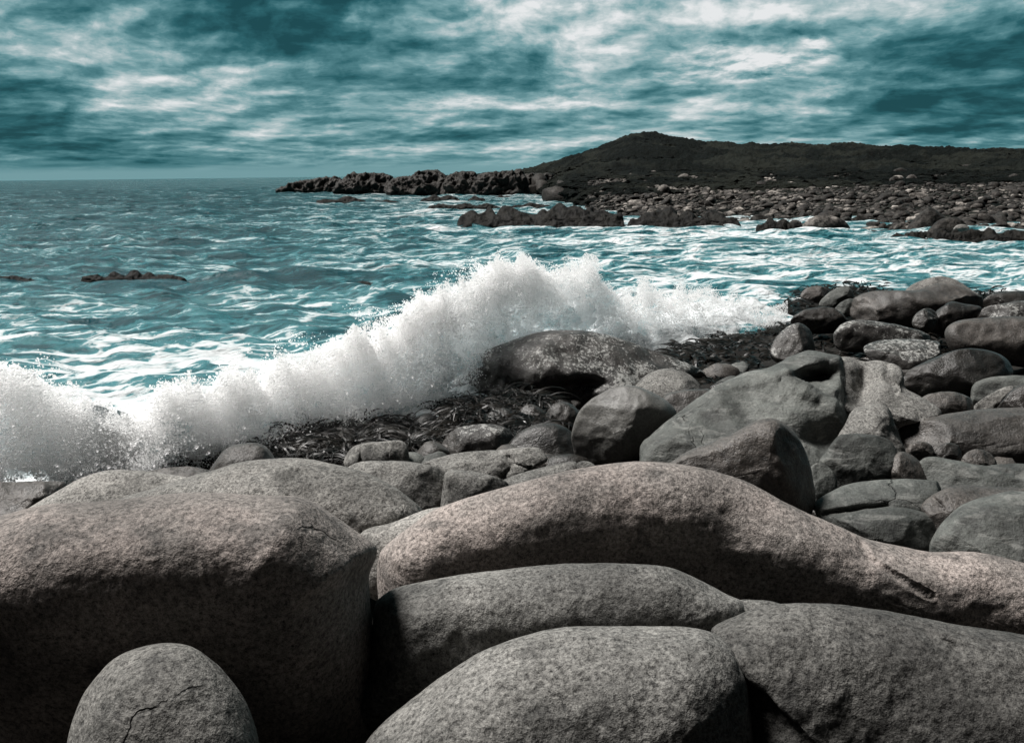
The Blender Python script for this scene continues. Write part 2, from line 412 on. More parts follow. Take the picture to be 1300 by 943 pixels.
# ---- foreground, nearest first --------------------------------------------------
FG = 'foreground granite boulders'
MG = 'boulders between the foreground and the surf'
RG = 'boulders at the right towards the sea'
UG = 'boulders at the water beyond the kelp'
boulder('boulder', 'huge dome shaped boulder filling the lower left corner, pinkish crown and black shaded face',
        [(-90, 720), (-60, 680), (0, 658), (60, 642), (130, 636), (200, 627), (260, 623), (330, 627), (385, 629), (423, 650), (455, 672), (479, 690), (481, 706), (471, 730), (471, 760), (474, 800), (479, 850), (481, 960), (440, 1040), (200, 1070), (-40, 1060), (-100, 900)],
        8.2, M_PINK, a=1.0, b=0.8, lean=-0.34, p=2.5, rough=.35, group=FG, dents=[(200, 900, 260, 140, 0.25)])
boulder('boulder', 'long humped pinkish boulder stretching from the centre to the right edge',
        [(478, 752), (479, 712), (490, 692), (530, 662), (556, 646), (600, 632), (640, 621), (690, 607), (730, 597), (765, 590), (800, 585), (840, 586), (880, 591), (920, 600), (960, 615), (990, 632), (1020, 647), (1060, 665), (1100, 683), (1140, 692), (1180, 700), (1220, 700), (1250, 702), (1300, 714), (1400, 740),
         (1480, 800), (1440, 880), (1300, 870), (1150, 850), (1000, 830), (850, 800), (700, 790), (600, 800), (520, 800), (485, 780)],
        9.6, M_PINK, a=1.2, b=0.8, lean=0.0, rough=.65, spine=[(540, 735), (700, 700), (850, 690), (1000, 735), (1180, 780), (1380, 815)], group=FG,
        cuts=[([(1093, 682), (1106, 708), (1135, 728), (1185, 758)], 3.6, 0.05)],
        dents=[(780, 740, 130, 40, 0.20), (1010, 690, 50, 50, -0.08), (935, 660, 18, 40, .035)])
boulder('boulder', 'long low grey boulder lying below the humped boulder in the middle foreground',
        [(474, 790), (476, 768), (484, 757), (505, 745), (540, 737), (600, 728), (660, 720), (720, 716), (800, 717), (850, 722), (890, 738), (925, 757), (946, 768), (955, 800), (930, 850), (850, 880), (740, 900), (620, 930), (500, 930), (452, 915), (466, 850)],
        7.9, M_GREYM, a=1.15, b=0.8, lean=0.12, spine=[(545, 815), (660, 800), (860, 795)], group=FG)
boulder('boulder', 'thin sliver of grey boulder wedged between the middle and right foreground boulders',
        [(880, 800), (905, 785), (933, 763), (960, 761), (990, 766), (1010, 780), (1010, 830), (900, 840)], 7.75, M_GREYM, group=FG)
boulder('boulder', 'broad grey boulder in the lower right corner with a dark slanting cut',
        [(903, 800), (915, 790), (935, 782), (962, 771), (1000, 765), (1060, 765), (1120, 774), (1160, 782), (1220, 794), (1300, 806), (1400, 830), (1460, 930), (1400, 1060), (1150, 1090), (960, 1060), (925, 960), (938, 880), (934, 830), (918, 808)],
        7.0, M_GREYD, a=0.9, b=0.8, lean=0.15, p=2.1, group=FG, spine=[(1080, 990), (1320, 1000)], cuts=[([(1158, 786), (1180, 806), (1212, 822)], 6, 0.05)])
boulder('boulder', 'low speckled grey boulder at the bottom centre edge of the photo',
        [(470, 935), (545, 868), (590, 838), (625, 820), (680, 803), (730, 795), (800, 794), (870, 795), (903, 802), (925, 818), (940, 840), (947, 865), (950, 960), (900, 1040), (700, 1060), (540, 1050), (450, 1000)],
        6.6, M_GREYM, a=0.9, b=0.8, lean=0.3, p=2.2, group=FG, spine=[(640, 985), (830, 985)])
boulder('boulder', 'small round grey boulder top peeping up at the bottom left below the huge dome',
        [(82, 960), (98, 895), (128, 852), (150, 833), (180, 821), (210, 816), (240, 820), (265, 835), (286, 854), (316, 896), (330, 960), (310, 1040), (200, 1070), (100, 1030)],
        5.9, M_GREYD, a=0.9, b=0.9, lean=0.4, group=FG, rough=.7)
boulder('boulder', 'broad grey hump rising behind the huge lower left dome',
        [(130, 660), (150, 634), (200, 618), (240, 604), (270, 596), (300, 587), (335, 582), (380, 582), (420, 589), (460, 600), (495, 616), (520, 633), (539, 653), (545, 690), (480, 740), (300, 760), (160, 720)],
        11.2, M_GREY, a=1.0, b=.8, lean=0.3, group=FG)
boulder('boulder', 'smooth pale grey slope running down left from the broad hump',
        [(-20, 690), (20, 655), (50, 636), (77, 621), (105, 606), (137, 598), (175, 598), (215, 602), (250, 612), (270, 650), (200, 700), (60, 720)],
        11.8, M_GREY, a=0.9, b=.7, lean=0.6, group=FG)
boulder('boulder', 'small grey wedge lodged in the gap between the huge dome and the humped boulder',
        [(452, 700), (462, 674), (500, 662), (545, 645), (565, 650), (560, 700), (500, 760), (460, 750)], 10.1, M_GREY, group=FG)
boulder('boulder', 'brown weathered knob sitting on the back of the broad grey hump',
        [(262, 612), (277, 580), (292, 566), (310, 562), (331, 563), (343, 572), (352, 590), (350, 620), (300, 630)], 13.5, M_BROWN, facet=.6, group=FG)
boulder('rock_ledge', 'flat brown wet ledge at the left edge beside the surf', [(-90, 640), (-40, 618), (20, 612), (75, 611), (84, 620), (60, 640), (30, 660), (-20, 700), (-100, 700)], 13.0, M_BROWN, cat='rock ledge', facet=1.0, lean=1.2)
boulder('rock_ledge', 'thin dark wet ledge under the spray left of the brown knob', [(165, 606), (200, 596), (235, 592), (262, 596), (280, 606), (280, 625), (180, 625)], 14.0, M_BROWN, cat='rock ledge', facet=1.0, lean=1.2)
# ---- middle ---------------------------------------------------------------------
boulder('boulder', 'pale cracked oblong boulder at the foot of the spray, left of the middle',
        [(437, 590), (440, 577), (447, 568), (460, 563), (490, 560), (512, 560), (518, 572), (517, 590), (500, 602), (450, 604)], 16.5, M_GREYM, group=MG, cuts=[([(458, 562), (459, 592)], 2, .08), ([(492, 560), (494, 590)], 2, .08)])
boulder('boulder', 'flat topped grey boulder between the broad hump and the split boulder',
        [(425, 600), (440, 590), (458, 586), (500, 585), (535, 588), (562, 596), (568, 610), (566, 640), (540, 670), (480, 660), (430, 630)], 13.6, M_GREYM, group=MG)
boulder('boulder', 'rounded grey block split off by a vertical crack from the flat one',
        [(563, 612), (566, 599), (580, 596), (605, 599), (631, 606), (648, 616), (640, 640), (600, 670), (560, 670)], 13.4, M_GREYM, group=MG)
boulder('boulder', 'angular pale boulder with a notched right side in front of the dark wet stones',
        [(530, 596), (542, 586), (573, 576), (600, 573), (631, 571), (660, 568), (683, 568), (692, 576), (694, 586), (670, 598), (645, 608), (600, 618), (550, 612)], 15.6, M_GREYM, group=MG, lean=.9, facet=.6,
        cuts=[([(646, 580), (655, 588), (672, 592)], 3, .14), ([(636, 606), (650, 590)], 3, .1)])
boulder('boulder', 'small flat grey boulder just above the crest of the humped boulder',
        [(628, 620), (645, 606), (685, 594), (715, 587), (731, 586), (734, 600), (720, 625), (650, 650)], 14.0, M_GREYM, group=MG, lean=.8)
boulder('stone', 'tiny grey stone at the right end of the small flat boulder', [(732, 600), (733, 588), (742, 585), (752, 588), (758, 596), (750, 612), (736, 612)], 14.1, M_GREYM, cat='stone', group=MG)
boulder('boulder', 'barnacle crusted dark boulder below the splash',
        [(556, 572), (560, 560), (569, 550), (585, 542), (615, 538), (640, 542), (652, 556), (650, 572), (620, 590), (575, 590)], 18.0, M_CRUST, group=MG, facet=.5)
boulder('boulder', 'dark brown wet boulder left of the smooth egg shaped boulder',
        [(640, 580), (646, 562), (662, 547), (685, 537), (708, 538), (727, 550), (738, 570), (735, 600), (690, 610), (650, 600)], 17.6, M_WETDK, group=MG)
boulder('boulder', 'smooth egg shaped boulder standing upright in front of the big wet rock',
        [(727, 565), (726, 548), (733, 525), (745, 511), (757, 502), (781, 491), (808, 491), (835, 502), (852, 514), (859, 527), (850, 545), (835, 566), (815, 590), (785, 600), (750, 600), (735, 590)],
        17.0, M_SMOOTH, a=.9, b=.9, lean=.1, group=MG, rough=.4, dents=[(775, 540, 20, 22, .10)], cuts=[([(750, 515), (790, 505), (840, 520)], 9, -.07), ([(775, 505), (770, 540), (750, 570)], 12, -.09)])
boulder('boulder', 'big wet barnacle speckled boulder taking the full hit of the wave',
        [(562, 540), (570, 500), (578, 478), (600, 455), (631, 440), (669, 426), (704, 418), (746, 420), (785, 429), (823, 442), (862, 456), (900, 472), (920, 490), (900, 530), (820, 570), (700, 590), (600, 585)],
        23.3, M_CRUST, a=0.9, b=.9, lean=.6, group=MG, rough=1.3, facet=.3,
        cuts=[([(690, 452), (730, 478), (765, 495)], 9, -.16), ([(610, 490), (690, 505), (770, 520)], 26, .6)], dents=[(745, 488, 26, 9, .5)])
boulder('boulder', 'pale crusted boulder leaning against the right end of the big wet boulder',
        [(800, 510), (806, 490), (823, 474), (846, 468), (873, 474), (890, 490), (895, 510), (870, 540), (820, 540)], 19.3, M_GREYM, group=MG, facet=.3, lean=.8)
boulder('boulder', 'low brown boulder between the egg shaped boulder and the great slab',
        [(838, 530), (842, 504), (862, 496), (885, 494), (905, 497), (915, 515), (890, 550), (850, 560)], 17.8, M_BROWN, group=MG)
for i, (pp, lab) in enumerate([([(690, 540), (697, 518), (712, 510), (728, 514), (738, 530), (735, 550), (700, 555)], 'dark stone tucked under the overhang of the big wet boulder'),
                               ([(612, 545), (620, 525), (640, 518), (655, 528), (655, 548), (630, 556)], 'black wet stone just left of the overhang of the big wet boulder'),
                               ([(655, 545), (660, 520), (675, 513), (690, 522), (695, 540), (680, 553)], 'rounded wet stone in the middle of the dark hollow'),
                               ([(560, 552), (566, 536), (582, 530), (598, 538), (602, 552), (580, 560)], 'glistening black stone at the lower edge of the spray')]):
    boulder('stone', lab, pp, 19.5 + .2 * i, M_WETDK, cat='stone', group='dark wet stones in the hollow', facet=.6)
boulder('boulder', 'great olive grey slab with a hollow top, sloping down to the egg shaped boulder',
        [(812, 580), (815, 562), (826, 552), (850, 532), (877, 512), (895, 500), (912, 488), (930, 480), (954, 471), (975, 467), (990, 460), (1004, 452), (1027, 445), (1050, 449), (1069, 455), (1078, 480), (1092, 512), (1100, 540), (1080, 600), (1000, 650), (880, 650), (820, 620)],
        15.6, M_OLIVE, a=.62, b=.8, lean=1.25, group=RG, facet=.35, p=2.4,
        cuts=[([(912, 490), (950, 480), (995, 472), (1025, 500), (1085, 522)], 12, -.22), ([(905, 500), (930, 530), (940, 560)], 10, -.10), ([(1000, 470), (1040, 462)], 7, -.15)],
        dents=[(1040, 478, 26, 15, .75), (1040, 508, 36, 14, .25), (960, 530, 40, 30, .08), (1050, 560, 40, 26, .5)])
boulder('boulder', 'pale right lobe of the great slab, with a dark hollow running down it',
        [(1040, 500), (1050, 465), (1069, 452), (1095, 456), (1119, 458), (1142, 466), (1148, 480), (1150, 492), (1169, 503), (1185, 513), (1195, 523), (1188, 532), (1146, 540), (1120, 560), (1080, 560)],
        16.6, M_GREYM, a=.6, b=.8, lean=1.3, group=RG, facet=.4, dents=[(1095, 492, 15, 30, .5), (1130, 500, 20, 8, -.1)], cuts=[([(1128, 462), (1126, 478), (1140, 492)], 3, .12)])
boulder('boulder', 'steep pointed boulder like a pyramid behind the crest of the humped boulder',
        [(840, 600), (855, 583), (877, 570), (900, 561), (927, 551), (945, 541), (962, 533), (981, 531), (1000, 539), (1015, 557), (1026, 580), (1033, 608), (1034, 640), (1010, 690), (920, 700), (850, 660)],
        12.6, M_BROWN, a=.85, b=.8, lean=.2, group=RG, k0=.6, spine=[(900, 620), (975, 590)],
        cuts=[([(850, 590), (900, 572), (965, 545), (985, 560), (1000, 610)], 16, -.10)])
boulder('boulder', 'three sided pale block standing between the great slab and the long dark boulder',
        [(1062, 560), (1072, 540), (1083, 520), (1100, 516), (1119, 514), (1130, 522), (1138, 543), (1149, 572), (1150, 600), (1100, 610), (1060, 590)], 15.0, M_GREYM, group=RG, facet=.8, lean=.7)
boulder('boulder', 'rounded olive block in front of the three sided pale block',
        [(1040, 590), (1047, 574), (1058, 560), (1070, 552), (1100, 551), (1125, 556), (1138, 570), (1140, 590), (1132, 612), (1100, 630), (1060, 622)], 13.9, M_OLIVE, group=RG, facet=.6,
        cuts=[([(1060, 562), (1095, 568), (1120, 575)], 6, -.08)])
boulder('boulder', 'dark lump right of the rounded olive block', [(1120, 620), (1122, 604), (1130, 582), (1146, 573), (1165, 582), (1176, 597), (1176, 615), (1150, 635)], 13.8, M_BROWN, group=RG)
boulder('stone', 'small round pebble like stone in front of the long dark boulder', [(1151, 572), (1156, 563), (1166, 560), (1180, 563), (1186, 572), (1182, 582), (1165, 585), (1154, 580)], 14.6, M_BROWN, cat='stone', group=RG, rough=.4)
boulder('stone', 'grey stone wedged behind the right flank of the pyramid boulder', [(1020, 620), (1026, 598), (1036, 588), (1050, 590), (1061, 605), (1062, 622), (1045, 645), (1025, 645)], 13.2, M_OLIVE, cat='stone', group=RG)
boulder('boulder', 'long dark boulder with a pale top running off the right edge',
        [(1138, 555), (1141, 538), (1165, 533), (1190, 528), (1215, 523), (1245, 519), (1300, 517), (1380, 522), (1440, 560), (1400, 610), (1280, 610), (1200, 600), (1150, 580)], 16.0, M_BROWN, group=RG, a=1.1, lean=.4, rough=.7)
boulder('stone', 'dark stone sitting second in the row below the long dark boulder', [(1184, 580), (1190, 568), (1203, 562), (1217, 566), (1221, 580), (1205, 592)], 14.7, M_WETDK, cat='stone', group=RG, facet=.5)
boulder('stone', 'glossy rounded stone at the right end of the row below the long dark boulder', [(1220, 590), (1224, 577), (1238, 570), (1255, 574), (1265, 586), (1262, 600), (1235, 602)], 14.3, M_BROWN, cat='stone', group=RG)
boulder('boulder', 'flat streaky greenish boulder below the row of small stones at the right',
        [(1160, 600), (1170, 583), (1185, 580), (1215, 584), (1250, 590), (1300, 588), (1400, 596), (1420, 640), (1300, 640), (1200, 630)], 13.6, M_OLIVE, group=RG, lean=1.1, facet=.4, cuts=[([(1250, 590), (1280, 600)], 3, .08)])
boulder('boulder', 'pale streaked flat boulder right of the pyramid boulder',
        [(1034, 648), (1037, 636), (1062, 620), (1085, 613), (1108, 610), (1140, 608), (1170, 609), (1204, 615), (1215, 640), (1190, 665), (1120, 680), (1050, 670)], 12.6, M_OLIVE, group=RG, lean=1.1, cuts=[([(1046, 652), (1090, 646), (1127, 641)], 3, .12)])
boulder('boulder', 'shaded boulder under the pale streaked flat boulder',
        [(1044, 670), (1050, 656), (1085, 650), (1123, 644), (1160, 646), (1188, 660), (1200, 700), (1150, 740), (1070, 720)], 12.0, M_OLIVE, group=RG)
boulder('boulder', 'dark banded boulder cut by a crack near the right edge',
        [(1170, 650), (1174, 636), (1190, 625), (1215, 616), (1262, 618), (1300, 620), (1380, 626), (1400, 660), (1300, 680), (1200, 680)], 12.2, M_BROWN, group=RG, lean=.9, dents=[(1190, 645, 12, 8, .08)], cuts=[([(1176, 628), (1196, 640), (1200, 655)], 2.5, .06)])
boulder('boulder', 'rounded dark boulder at the right edge below the banded one',
        [(1180, 700), (1185, 679), (1200, 658), (1223, 640), (1262, 628), (1300, 624), (1380, 640), (1430, 700), (1380, 780), (1250, 770), (1190, 740)], 11.4, M_OLIVE, group=RG, lean=.6)
# ---- upper right ----------------------------------------------------------------
UG = 'boulders at the water beyond the kelp'
boulder('boulder', 'dark boulder with a rounded pale shoulder, right below the flat barnacled boulder',
        [(1145, 490), (1150, 474), (1168, 462), (1208, 446), (1240, 443), (1270, 450), (1284, 464), (1282, 482), (1240, 505), (1180, 510)], 20.5, M_WETDK, group=UG, cuts=[([(1215, 447), (1232, 460), (1238, 480)], 14, -.22)])
boulder('boulder', 'flat boulder with a bright barnacled top beside the kelp', [(1096, 442), (1108, 434), (1130, 431), (1165, 431), (1208, 436), (1214, 443), (1190, 455), (1169, 466), (1130, 470), (1105, 458)], 22.5, M_CRUST, group=UG, lean=1.6)
boulder('boulder', 'crusted hump covered in weed above the flat barnacled boulder', [(1058, 428), (1066, 414), (1080, 407), (1095, 406), (1131, 411), (1165, 419), (1194, 432), (1190, 444), (1130, 448), (1070, 446)], 25.5, M_CRUST, group=UG, facet=.4)
boulder('boulder', 'large brown whaleback boulder at the water in the upper right',
        [(1068, 402), (1074, 388), (1085, 377), (1108, 370), (1146, 369), (1165, 368), (1190, 360), (1215, 362), (1238, 372), (1252, 384), (1245, 400), (1190, 420), (1110, 420)], 31.0, M_BROWN, group=UG, cuts=[([(1150, 372), (1180, 385), (1230, 380)], 10, -.15)])
boulder('boulder', 'pale crown of rock rising behind the brown whaleback', [(1148, 372), (1156, 362), (1175, 354), (1198, 351), (1215, 356), (1235, 369), (1258, 382), (1240, 400), (1170, 392)], 33.0, M_GREY, group=UG)
boulder('boulder', 'leftmost small brown rock at the edge of the foam', [(1016, 376), (1022, 367), (1036, 363), (1050, 366), (1054, 375), (1045, 384), (1025, 383)], 33.5, M_BROWN, group=UG)
boulder('boulder', 'sharp greenish rock standing beside the leftmost brown rock', [(1040, 388), (1048, 375), (1062, 366), (1076, 363), (1083, 372), (1082, 384), (1060, 394)], 32.5, M_OLIVE, group=UG, facet=.7)
boulder('boulder', 'grey angular rock at the left foot of the brown whaleback', [(1058, 396), (1066, 385), (1080, 379), (1092, 385), (1090, 400), (1070, 402)], 31.5, M_OLIVE, group=UG, facet=.7)
boulder('boulder', 'pointed dark rock in front of the brown whaleback', [(1180, 412), (1188, 396), (1198, 388), (1208, 382), (1225, 386), (1246, 390), (1240, 404), (1216, 425), (1190, 425)], 28.0, M_WETDK, group=UG, facet=.6)
boulder('boulder', 'crusted knob left of the pointed dark rock', [(1158, 412), (1163, 398), (1178, 391), (1190, 396), (1190, 414), (1172, 424)], 27.5, M_CRUST, group=UG)
boulder('boulder', 'long smooth boulder with a pale back at the right edge, above the shouldered boulder',
        [(1200, 430), (1203, 415), (1222, 406), (1262, 402), (1300, 402), (1380, 408), (1420, 440), (1360, 470), (1270, 462), (1215, 452)], 24.5, M_BROWN, group=UG, rough=.5)
boulder('boulder', 'crusted grey boulder behind the long smooth one at the right edge', [(1228, 408), (1236, 398), (1250, 390), (1275, 385), (1300, 382), (1370, 386), (1390, 415), (1320, 425), (1250, 420)], 28.5, M_CRUST, group=UG)
boulder('boulder', 'low black rock at the right edge against the sea', [(1242, 390), (1250, 379), (1264, 372), (1300, 369), (1380, 372), (1400, 400), (1300, 405), (1250, 400)], 32.5, M_WETDK, group=UG)
boulder('boulder', 'olive boulder half cut by the right edge above the mossy pair', [(1232, 500), (1237, 486), (1255, 479), (1275, 477), (1300, 476), (1380, 482), (1390, 520), (1300, 525), (1240, 518)], 19.8, M_OLIVE, group=UG)
boulder('boulder', 'pale tilted wedge above the long dark boulder at the right', [(1232, 522), (1236, 515), (1254, 502), (1276, 491), (1288, 492), (1286, 508), (1262, 530), (1240, 532)], 18.0, M_GREY, group=UG, facet=.5)
boulder('boulder', 'brown rock filling the corner right of the pale tilted wedge', [(1262, 530), (1275, 505), (1292, 490), (1320, 482), (1370, 490), (1380, 540), (1300, 550)], 17.3, M_WETDK, group=UG)
boulder('boulder', 'low dark rock between the great slab and the pale tilted wedge', [(1160, 520), (1170, 505), (1186, 499), (1214, 498), (1236, 508), (1238, 525), (1200, 540), (1170, 536)], 17.6, M_BROWN, group=UG, facet=.5)
boulder('boulder', 'weed draped boulder in the middle of the kelp', [(978, 452), (984, 430), (998, 416), (1014, 410), (1028, 418), (1036, 434), (1036, 458), (1000, 466)], 25.0, M_CRUST, group=UG, facet=.4)
boulder('boulder', 'weed covered mound at the seaward edge of the kelp', [(1004, 410), (1015, 396), (1035, 390), (1060, 392), (1074, 404), (1070, 420), (1030, 424)], 29.5, M_WETDK, group=UG, facet=.6)

# ------------------------------------------------------------------ sea
def smooth01(x): x = np.clip(x, 0, 1); return x * x * (3 - 2 * x)
def shore_s(x, y):
    """metres inland (+) or seaward (-) of the near shore line"""
    line_x = np.array([-60, -9, -2, 3.0, 8.0, 13.0, 20, 40, 120]); line_y = np.array([9, 14.4, 20.5, 26.8, 32.5, 36.5, 38, 41, 60])
    return (np.interp(x, line_x, line_y) - y) * 0.8
SPR_X = np.array([-60, 0, 200, 300, 400, 560, 640, 740, 830, 985]); SPR_D = np.array([15.3, 15.6, 16.8, 18.4, 20.2, 22.0, 25.4, 28.5, 31.0, 33.0])

WAVES = []
_wr = np.random.default_rng(5)
for k in range(46):
    lam = 0.9 * (1.115 ** k)                       # 0.9 .. 120 m
    if lam > 26: break
    ang = math.radians(250 + _wr.normal() * 26)
    WAVES.append((lam, ang, 0.0135 * lam ** 0.80, _wr.uniform(0, 6.28)))
def sea_z(x, y, cell):
    z = np.zeros_like(x)
    wx = x + 1.2 * np.sin(y * 0.13 + 1) + .6 * np.sin(x * .21); wy = y + 1.2 * np.sin(x * 0.11)
    for lam, ang, amp, ph in WAVES:
        k = 2 * math.pi / lam
        s_ = np.sin(k * (wx * math.cos(ang) + wy * math.sin(ang)) + ph)
        att = smooth01((lam / np.maximum(cell, 1e-3) - 3.0) / 4.0)
        z += amp * att * (1.0 - 2 * np.abs(s_) ** 1.3 + .35) * 0.75
    return z
def build_sea():
    az = np.linspace(-50, 50, 900) * math.pi / 180
    R = [11.0]
    while R[-1] < 30000: R.append(R[-1] * (1.0042 if R[-1] < 120 else (1.009 if R[-1] < 600 else 1.06)))
    R = np.array(R); nr, nc = len(R), len(az)
    A, RR = np.meshgrid(az, R)
    x = RR * np.sin(A); y = RR * np.cos(A)
    cell = RR * 0.0045
    z = sea_z(x, y, cell)
    nx = 0.55 * fbm(np.stack([x * .35, y * .35, x * 0 + 3], -1).reshape(-1, 3), 3).reshape(x.shape)
    z += 0.10 * nx * smooth01((60 - RR) / 50)
    # the long green swell that is about to break
    D = y; xp = x / np.maximum(y, 1) * F + CX
    dc = np.interp(xp, SPR_X, SPR_D)
    fo = np.zeros_like(x)
    # heaped broken water right behind the splash, churning towards the right
    heap = np.exp(-((D - dc - 1.2) / 2.6) ** 2) * smooth01((xp + 100) / 200) * smooth01((1040 - xp) / 130)
    lump = fbm(np.stack([x * .55, y * .55, x * 0], -1).reshape(-1, 3), 5, .6).reshape(x.shape)
    z += heap * (0.25 + .55 * smooth01((xp - 560) / 160)) * (1 + .55 * lump) + heap * .12 * fbm(np.stack([x * 2.2, y * 2.2, x * 0 + 9], -1).reshape(-1, 3), 3, .6).reshape(x.shape)
    # foam amount
    fo += 0.28 * np.exp(-np.maximum(D - dc, 0) / 6.0)
    fo += 0.26 * heap
    fo += 0.20 * np.exp(-((D - 28) / 8.0) ** 2) * smooth01((520 - xp) / 250)
    fo += 0.12 * smooth01((xp - 520) / 500) * np.exp(-((D - 55) / 42.0) ** 2)          # wash of the channel
    fo += 0.14 * np.exp(-((D - 120) / 45.0) ** 2) * smooth01((xp - 380) / 200)         # surf off the reefs
    fo += 0.12 * np.exp(-((D - 230) / 90.0) ** 2) * smooth01((xp - 360) / 120)
    fo += 0.04 * np.exp(-((D - 80) / 60.0) ** 2) - .10 * smooth01((430 - xp) / 300) * smooth01((D - 34) / 20)
    fo -= .07 * smooth01((D - 30) / 20) * smooth01((700 - xp) / 300)
    fo -= 0.05
    fo += 0.10 * lump * 0.6
    s = shore_s(x, y)
    z = z - 0.22 * np.clip(s - .5, 0, 6)
    V = np.stack([x, y, z], -1).reshape(-1, 3)
    return V, grid_faces(nr, nc), fo.reshape(-1)
m, t, b, o = new_mat('sea_water')
p = t.new('ShaderNodeNewGeometry').outputs['Position']
att = t.new('ShaderNodeAttribute', attribute_name='foam').outputs['Fac']
dist = t.vm('LENGTH', p, out=1)
st = t.vm('MULTIPLY', p, (0.24, 1.0, 1.0))
w_ = t.new('ShaderNodeTexNoise'); t.put(w_.inputs['Vector'], p); w_.inputs['Scale'].default_value = .5; w_.inputs['Detail'].default_value = 4
stw = t.vm('ADD', st, t.vm('MULTIPLY', t.vm('SUBTRACT', w_.outputs['Color'], (.5, .5, .5)), (1.6, 1.6, 0)))
n1 = t.noise(stw, 0.55, 9, 0.62)
n2 = t.noise(stw, 0.16, 6, 0.6)
rdg = t.math('SUBTRACT', 1.0, t.math('MULTIPLY', t.math('ABSOLUTE', t.math('SUBTRACT', n1, 0.5)), 7.0), clamp=True)
lace = t.math('SUBTRACT', 1.0, t.math('MULTIPLY', t.math('ABSOLUTE', t.math('SUBTRACT', t.noise(stw, 1.9, 6, 0.6), 0.5)), 9.0), clamp=True)
f_ = t.math('ADD', att, t.math('MULTIPLY', t.math('SUBTRACT', n2, 0.5), 1.25))
f_ = t.math('ADD', f_, t.math('MULTIPLY', t.math('SUBTRACT', n1, 0.5), 0.9))
f_ = t.math('ADD', f_, t.math('MULTIPLY', rdg, 0.16))
f_ = t.math('ADD', f_, t.math('MULTIPLY', lace, 0.10))
vd1 = t.voro(stw, 0.75, 'DISTANCE_TO_EDGE'); vd2 = t.voro(stw, 2.3, 'DISTANCE_TO_EDGE')
f_ = t.math('ADD', f_, t.math('ADD', t.rng(vd1, 0.0, .35, .20, -.24), t.rng(vd2, 0, .3, .13, -.17)))
fm_n = t.math('ADD', t.math('MULTIPLY', t.rng(f_, 0.33, 0.43, 0, 1, True), .6), t.math('MULTIPLY', t.rng(f_, 0.36, 0.62, 0, 1, True), .4))
fm_w = t.rng(f_, 0.20, 0.66, 0, 1, True)
ff_ = t.rng(dist, 32, 75, 0.0, .85)
fm = t.math('ADD', t.math('MULTIPLY', fm_n, t.math('SUBTRACT', 1.0, ff_)), t.math('MULTIPLY', fm_w, ff_))
milky = t.rng(f_, -0.15, 0.45, 0, 1, True)
wc = t.mix(milky, (0.003, 0.042, 0.054), (0.065, 0.22, 0.245))
col = t.mix(fm, wc, (0.66, 0.69, 0.70))
b.inputs['Base Color'].default_value = (1, 1, 1, 1); t.put(b.inputs['Base Color'], col)
t.put(b.inputs['Roughness'], t.math('MAXIMUM', t.rng(fm, 0, 1, 0.08, 0.9), t.rng(dist, 60, 400, 0.12, 0.24))); b.inputs['IOR'].default_value = 1.33
t.put(b.inputs['Specular IOR Level'], t.math('MINIMUM', t.rng(fm, 0, 1, 0.26, 0.1), t.rng(dist, 60, 500, 0.26, 0.16)))
h1 = t.noise(t.vm('MULTIPLY', p, (0.55, 1.0, 1.0)), 1.1, 8, 0.62, .3)
h2 = t.noise(t.vm('MULTIPLY', p, (0.5, 1.0, 1.0)), 0.18, 6, 0.65, .4)
bp = t.bump(t.math('MULTIPLY', h2, t.rng(dist, 40, 250, 0.1, 1.0)), 1.0, 9.0)
bp = t.bump(h1, 1.0, 0.38, bp)
bp = t.bump(fm, 0.5, 0.10, bp)
t.put(b.inputs['Normal'], bp)
M_SEA = m
V, Fq, fo = build_sea()
tag(mesh_np('sea', V, Fq, M_SEA, attrs={'foam': fo}), 'teal sea with streaks of white foam', kind='structure')

# ------------------------------------------------------------------ near ground
def bed_z(x, y):
    left = np.interp(y, [-30, 0, 6, 12, 16, 19, 24, 30, 60], [4.2, 2.6, 0.7, 0.5, 0.42, 0.32, 0.15, -.6, -4])
    right = np.interp(y, [-30, 0, 6, 12, 16, 22, 30, 36, 44, 60], [4.2, 2.8, 0.6, 0.35, 0.8, 0.5, 0.35, 0.1, -1.2, -4])
    w = smooth01((x - (0.10 * y)) / 3.0)
    return left * (1 - w) + right * w
gx = np.linspace(-60, 70, 420); gy = np.linspace(-40, 62, 380)
GX, GY = np.meshgrid(gx, gy)
gz = bed_z(GX, GY) - .35 * np.clip(-shore_s(GX, GY) - .3, 0, 12)
pp = np.stack([GX, GY, GX * 0], -1).reshape(-1, 3)
gz = gz.reshape(-1) + 0.16 * fbm(pp * .7, 5, .6, True) - .12
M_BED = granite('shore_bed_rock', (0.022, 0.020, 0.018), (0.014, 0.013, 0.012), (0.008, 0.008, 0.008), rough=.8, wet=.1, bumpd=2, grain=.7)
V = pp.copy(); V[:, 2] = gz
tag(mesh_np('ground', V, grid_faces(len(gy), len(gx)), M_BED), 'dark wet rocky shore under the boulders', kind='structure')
V = np.array([[-30000, -30000, -9], [30000, -30000, -9], [30000, 30000, -9], [-30000, 30000, -9]], float)
tag(mesh_np('sea_bed', V, np.array([[0, 1, 2, 3]]), M_BED, smooth=False), 'sea bed', kind='structure')

